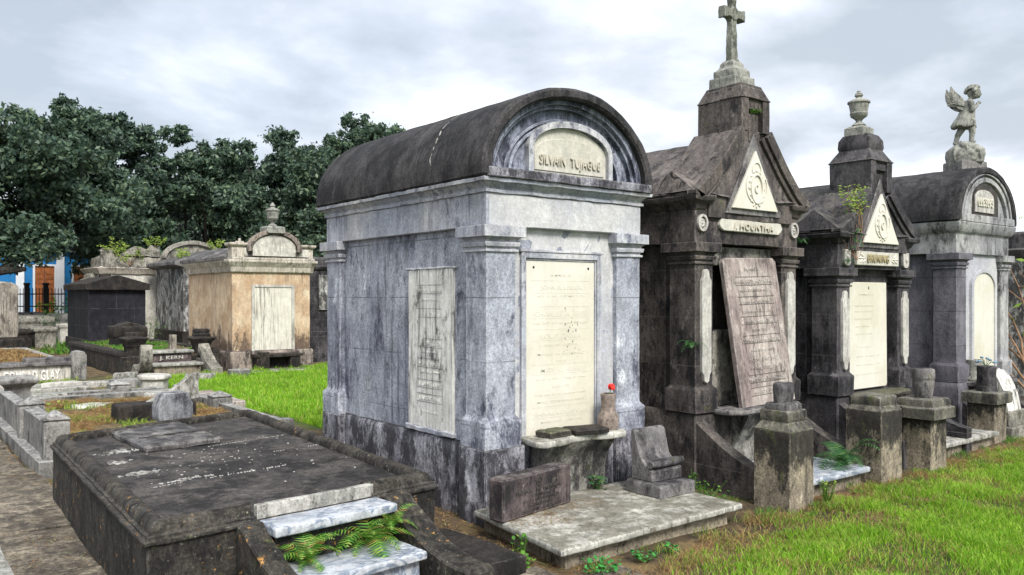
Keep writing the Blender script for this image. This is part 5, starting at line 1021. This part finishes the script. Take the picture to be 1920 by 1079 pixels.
oak(25.5,43.,10.2,4.4,18,'distant oak low behind the barrel roof',40,20000,'oakd')
oak(13.,46.,9.,6.,19,'distant oak filling in behind the peach tomb urn',50,26000,'oakd',low=.12)
oak(20.,44.,9.,6.,20,'distant oak behind the dark tomb on the right side',50,26000,'oakd',low=.12)
V=[];F=[];g=np.random.default_rng(77)
t=thing('oak_limb',(-1.2,29.8,3.0),'heavy dark oak limb with leafy tips hanging before the blue house','branch')
m=MB(); m.tube([(-3.4,31.5,2.2),(-2.2,30.6,2.45),(-.9,29.9,2.35),(.1,29.4,2.55),(1.0,29.0,2.62)],[.42,.36,.30,.2,.08],9); m.tube([(-.5,29.7,2.4),(.1,29.5,3.0),(1.2,29.1,3.5)],[.16,.10,.04],7); m.build('limb','bark',t,bev=0)
C_=[(.2,29.4,3.3,.8,.5,.45),(1.1,29.1,3.2,.7,.5,.4),(-.6,29.8,3.5,.9,.6,.5),(.7,29.2,3.9,.9,.5,.4),(-.5,29.6,4.3,1.,.6,.5)]
P=np.concatenate([np.array(c[:3])+g.normal(size=(900,3))*np.array(c[3:])*.5 for c in C_]); V,F=leafcloud(P,.10,78); mesh_np('foliage',V,F,'oak',t)

# ============================================================ grass
def nz(x,y,s,o=0.): return np.array([noise.noise(Vector((a*s+o,b*s,o))) for a,b in zip(x,y)])
def blades(name,P,H,Wd,mat,seed,kind='stuff',label=None,cat=None,lean=.5):
    g=np.random.default_rng(seed); n=len(P); a=g.uniform(0,6.283,n); h=H*g.uniform(.45,1.25,n)*(.95+.9*nz(P[:,0],P[:,1],3.3,6.)+.5*nz(P[:,0],P[:,1],9.,2.)).clip(.35,1.8); w=Wd*g.uniform(.6,1.3,n)
    u=np.stack([np.cos(a),np.sin(a),0*a],1)*w[:,None]; b=g.uniform(0,6.283,n); l=h*lean*g.uniform(.2,1.4,n)
    L1=np.stack([np.cos(b)*l*.35,np.sin(b)*l*.35,h*.6],1); L2=np.stack([np.cos(b)*l,np.sin(b)*l,h*.97],1)
    V=np.stack([P-u,P+u,P+L1+u*.75,P+L1-u*.75,P+L2],1).reshape(-1,3)
    i=np.arange(n)*5; F=[(int(k),int(k)+1,int(k)+2,int(k)+3) for k in i]+[(int(k)+3,int(k)+2,int(k)+4) for k in i]
    o=mesh_np(name,V,F,mat); tag(o,label,cat,None,kind); return o
def scatter(n,xr,yr,fn,seed,z=None):
    g=np.random.default_rng(seed); x=g.uniform(*xr,n); y=g.uniform(*yr,n); k=fn(x,y,g); x=x[k]; y=y[k]
    zz=np.array([gz(a,b) for a,b in zip(x,y)]) if z is None else np.full(len(x),z); return np.stack([x,y,zz-.008],1)
def edgeline(x): return -1.22+.0*x
def lawn1(x,y,g):
    d=np.where(x<1.6,-1.20-.20*(1.6-x),-1.12+.02*x)-y+nz(x,y,2.2)*.32+nz(x,y,7.,3)*.14   # depth into the lawn
    p=np.clip(d/.55,0,1)**.8; m_=nz(x,y,1.6,5.); p*=np.where(m_<-.22,.25,1.); return g.uniform(0,1,len(x))<p
P1=scatter(300000,(-.5,9.),(-4.2,-.6),lawn1,21)
blades('grass',P1,.050,.0025,'grass',22,label='bright green lawn grass in the right foreground',cat='grass',lean=.8)
def dry1(x,y,g):
    d=np.where(x<1.6,-1.12-.16*(1.6-x),-1.10+.02*x)-y+nz(x,y,2.,9)*.2
    return (g.uniform(0,1,len(x))<np.where(d>0,np.exp(-d/.42),0)*np.where(nz(x,y,3.,2)>-.25,1,.25))
P2=scatter(130000,(-.2,9.),(-3.4,-.9),dry1,23); blades('dry_grass',P2,.042,.0022,'dry',24,label='brown dry grass and litter along the front of the tomb row',cat='grass',lean=2.2)
P2=scatter(14000,(.3,9),(-2.2,-1.0),lambda x,y,g:(nz(x,y,3.,4)>.12),25); blades('grass_tufts',P2,.05,.0022,'lime',26,label='scattered green weed tufts along the lawn edge',cat='grass',lean=1.)
def lawn2(x,y,g): return (y<13.2+.15*x)&(x>.95+.0*y)&~((x<1.2)&(y<7.2))
P3=scatter(110000,(.75,7.),(2.8,14.),lawn2,27); blades('grass',P3,.10,.007,'grass',28,label='bright green lawn strip between the low black tomb and the peach tomb',cat='grass',lean=.5)
P4=scatter(60000,(-1.9,.45),(4.6,9.4),lambda x,y,g:(nz(x,y,.9,1)>-.12),29,.04); blades('dry_grass',P4,.05,.004,'dry',30,label='orange brown dead grass inside the kerbed plot',cat='grass',lean=2.)
P5=scatter(26000,(-4,-.1),(14.7,22),lambda x,y,g:x<9,31,.13); blades('dry_grass',P5,.09,.012,'dry',32,label='orange dry grass inside the inscribed kerb plot',cat='grass',lean=1.5)
P6=scatter(7000,(-1.6,.4),(5,9),lambda x,y,g:(nz(x,y,1.5,7)>.12),33,.04); blades('grass_tufts',P6,.07,.005,'lime',34,label='yellow green tufts among the dead grass of the kerbed plot',cat='grass',lean=.9)
P7=scatter(9000,(1.1,2.85),(14.9,20),lambda x,y,g:(nz(x,y,1.5,3)>.05),35,.38); blades('grass_tufts',P7,.07,.010,'fern',36,label='green weeds on top of the stepped grave',cat='grass',lean=.8)
P8=scatter(16000,(-2.,6.),(22,40),lambda x,y,g:(nz(x,y,.5,3)>-.1),37); blades('grass_tufts',P8,.16,.02,'fern',38,label='rough grass among the far graves before the iron fence',cat='grass',lean=.8)
P9=scatter(6000,(1.,5.),(13.0,14.),lambda x,y,g:(nz(x,y,2,3)>.0),39); blades('dry_grass',P9,.05,.008,'dry',40,label='dry grass verge before the stepped grave',cat='grass',lean=1.6)
P10=scatter(2600,(-.15,.95),(-.72,-.28),lambda x,y,g:(nz(x,y,3.,2)+.9*(.25-abs(y+.46-.18*x))*2>.28),41,.146); blades('leaf_litter',P10,.012,.0016,'dry',42,label='brown needle litter heaped along the foot of the inscribed headstone',cat='litter',lean=6.)
P11=scatter(30000,(-.2,9.),(-4.2,-1.5),lambda x,y,g:nz(x,y,1.6,5.)<-.14,43); blades('dry_grass',P11,.045,.0020,'dry',44,label='straw coloured patches within the right foreground lawn',cat='grass',lean=1.6)
P12=scatter(9000,(-1.,.1),(-1.2,4.),lambda x,y,g:x<9,45); blades('leaf_litter',P12,.012,.003,'dry',46,label='dry litter on the bare soil between the low tomb and barrel roofed tomb',cat='litter',lean=5.)
P13=scatter(5000,(-3.4,-2.2),(-.5,8.),lambda x,y,g:nz(x,y,2.,6)>.12,47,-.05); blades('leaf_litter',P13,.010,.003,'dry',48,label='orange brown litter scattered on the old concrete walk',cat='litter',lean=6.)

P14=scatter(26000,(1.7,9.),(-1.35,-.15),lambda x,y,g:(nz(x,y,4.,8)>.16),49); blades('grass_tufts',P14,.055,.0028,'fern',50,label='green tufts and weeds crowding the feet of the pedestals and slabs',cat='grass',lean=1.)
P15=scatter(9000,(-2.2,3.),(9.8,14.3),lambda x,y,g:(nz(x,y,1.2,8)>.1),51); blades('grass_tufts',P15,.08,.007,'lime',52,label='weeds and dry tufts on the soil before the stepped grave',cat='grass',lean=1.)
r=random.Random(61)
LB=('behind the far left corner post of the kerbed plot','in front of the two long flat kerb stones','between the octagonal stub and the stepped grave','at the foot of the lowest marble step','left of the inscribed kerb panel, in front of it','on the lawn edge right of the marble steps','inside the kerbed plot near its far right corner','inside the kerbed plot near its far side','inside the kerbed plot beside the left kerb wall','just before the left scroll of the stepped grave')
for k,(x,y,s_) in enumerate(((-1.2,10.2,.32),(-.6,12.4,.4),(.5,12.3,.3),(1.9,12.6,.36),(-1.5,13.3,.42),(2.9,12.9,.3),(.2,9.0,.25),(-.9,8.6,.3),(-1.5,7.6,.22),(.75,13.6,.3))):
    m=MB(); n=r.randint(5,7); a0=r.random()*6
    m.loft([(x+s_*q*math.cos(a),y+s_*q*.8*math.sin(a)) for a,q in [(a0+j*6.283/n,r.uniform(.7,1.25)) for j in range(n)]],[(.01,-.12),(0,.02+.05*r.random()),(-.02,.05+.08*r.random())])
    tag(m.build('stone_fragment',('edge','wingm','post')[k%3],bev=.01,cell=.1,amp=.01),'broken stone slab '+LB[k],'rubble','broken slabs strewn on the soil')
# ============================================================ ferns and weeds
def fern(loc,n,ln,label,mat='fern',seed=1,spread=6.283,a0=0.,droop=1.,nl=17,w=.30):
    t=thing('fern',loc,label,'plant'); r=random.Random(seed)
    for k in range(n):
        V=[];F=[]; a=a0+spread*(k+r.uniform(-.3,.3))/n; L_=ln*r.uniform(.6,1.1); el=r.uniform(.65,1.38); p=Vector(loc)+Vector((r.gauss(0,.02),r.gauss(0,.02),0)); d=Vector((math.cos(a)*math.cos(el),math.sin(a)*math.cos(el),math.sin(el)))
        for i in range(nl):
            f=i/nl; q=p+d*L_/nl; sd_=d.cross(Vector((0,0,1))).normalized(); up=sd_.cross(d); ww=L_*w*math.sin(math.pi*min(1,(f*.88+.12)))**.7*(1-f*.35)
            kk=len(V); V+=[tuple(p-sd_*.0015),tuple(p+sd_*.0015),tuple(q+sd_*.001),tuple(q-sd_*.001)]; F.append((kk,kk+1,kk+2,kk+3))
            for s_ in (1,-1):
                tip=p+sd_*s_*ww+d*ww*.45-Vector((0,0,ww*.12)); b2=p+d*L_/nl*.62; kk=len(V)
                V+=[tuple(p),tuple(p.lerp(tip,.5)+d*L_/nl*-.05),tuple(tip),tuple(b2.lerp(tip,.5)+up*.001),tuple(b2)]; F.append((kk,kk+1,kk+2,kk+3,kk+4))
            p=q; d=(d+Vector((0,0,-.10*droop*(1+f)))).normalized()
        mesh_np('frond',V,F,mat,t)
    return t
fern((-1.62,-.55,.19),18,.27,'bright green fern clump on the lower marble step, left side','fern',1)
fern((-1.18,-.46,.20),24,.32,'large bright fern clump on the marble steps beside the right scroll wall','fern',2)
fern((-1.06,-.46,.28),12,.22,'smaller bright fern sprouting above the large clump at the scroll wall','fern',5)
fern((3.30,-.86,.16),13,.40,'dark palm like fern on the marble slab beside the squat pedestal','fernd',3,droop=1.2,w=.34)
fern((2.115,-.10,1.20),9,.17,'small fern growing from the left pilaster of the cross topped tomb','fernd',4,spread=3.6,a0=2.2,droop=1.4)
fern((c2+.02,yg2+.02,3.33),8,.10,'tiny fern in the tower niche below the stone cross','fern',6,spread=3.14,a0=3.14,droop=1.4)
fern((3.72,-.16,2.18),9,.15,'small fern at the right cornice of the cross topped tomb','fernd',7,droop=1.4)
fern((4.30,-.33,2.0),7,.12,'small fern on the left capital of the urn topped tomb','fernd',8,droop=1.6)
def weed(loc,label,h=.12,n=24,s=.02,mat='clover',seed=1,rad=.08,name='weed_plant'):
    t=thing(name,loc,label,'plant'); r=random.Random(seed); V=[];F=[]; m=MB()
    for k in range(n):
        a=r.uniform(0,6.28); rr_=rad*math.sqrt(r.random()); z=h*r.random()**.7; b=Vector(loc); p=b+Vector((rr_*math.cos(a),rr_*math.sin(a),z)); m.tube([b+Vector((rr_*.3*math.cos(a),rr_*.3*math.sin(a),-.01)),p],[.0018,.0012],4)
        nrm=Vector((r.gauss(0,.4),r.gauss(0,.4),1)).normalized(); u=nrm.orthogonal().normalized(); v_=nrm.cross(u); ss=s*r.uniform(.6,1.3); kk=len(V)
        for i in range(7): V.append(tuple(p+u*ss*math.cos(i*.8976)+v_*ss*.8*math.sin(i*.8976)+nrm*ss*.25*(i%2)))
        F.append(tuple(range(kk,kk+7)))
    m.build('stems','fern',t,bev=0); mesh_np('leaves',V,F,mat,t); return t
weed((-.05,-1.22,0),'round leaved weed patch at the front corner of the marble slab',.06,60,.016,'clover',1,.12)
weed((.32,-1.24,0),'small clump of round leaved weed along the slab front',.05,34,.016,'clover',2,.08)
weed((.58,-1.22,0),'tiny round leaved weed further right along the slab front',.05,20,.014,'clover',3,.06)
weed((-.38,-.86,.0),'upright pointed weed left of the marble slab corner',.20,30,.017,'fern',4,.05); weed((-.36,-.84,.0),'leafy weed at the foot of the upright weed',.05,26,.02,'fern',5,.09)
weed((1.0,-.12,.14),'dark creeping weed at the wall on the marble slab',.10,22,.022,'fernd',6,.07)
weed((1.78,-.55,.02),'green weeds in the gap beside the slab and the scroll wall',.14,50,.014,'fern',7,.18); weed((2.5,-1.18,0.03),'yellow green weed at the foot of the foremost pedestal',.16,50,.013,'lime',8,.07)
weed((1.93,-.3,.05),'small weed against the plinth of the cross topped tomb',.14,22,.014,'fern',9,.05)
weed((-1.32,9.0,0),'green weed in the kerbed plot soil',.1,30,.03,'lime',10,.3)
twigs('creeping_vine',(4.50,-.36,2.30),'bright green sprigs of vine climbing the gable of the urn topped tomb',7,.50,12,nl=260,spread=.4)
twigs('creeping_vine',(4.42,-.36,2.02),'tangled brown vine hanging beside the left frieze block of the urn topped tomb',7,.32,13,nl=40,spread=.8,leafmat='fernd')
twigs('weed_plant',(4.20,.35,2.45),'yellow green weeds on the roof slope left of the urn tower',9,.28,14,nl=260,spread=.9)
for k,(x,y,z,h,lb) in enumerate(((3.5,27.1,3.1,.5,'left end of the ruined white tomb top'),(4.0,27.0,2.75,.7,'middle of the ruined white tomb front'),(4.9,27.4,3.4,.45,'right end of the ruined white tomb top'),(6.4,25.,3.2,.45,'ridge of the grey peeling tomb'),(7.2,24.6,3.0,.45,'roof beside the small pale cross'),(5.0,24.,2.85,.35,'left slope of the grey peeling tomb'))):
    twigs('roof_weed',(x,y,z),'yellow green weeds growing on the '+lb,9,h*1.2,30+k,nl=260,spread=1.1,ls=1.9)
twigs('fence_shrub',(2.9,34.0,0),'leafy green shrub against the iron fence',12,1.6,50,nl=420,spread=.5,leafmat='fern',twm='bark',ls=1.6)
twigs('small_shrub',(1.5,27.6,.4),'dark green shrub among the small far graves',10,.7,51,nl=260,spread=.7,leafmat='fernd',twm='bark')
twigs('small_shrub',(4.0,24.6,0),'green shrub between the black block tomb and the grey peeling tomb',9,.9,52,nl=220,spread=.6,leafmat='fern',twm='bark')
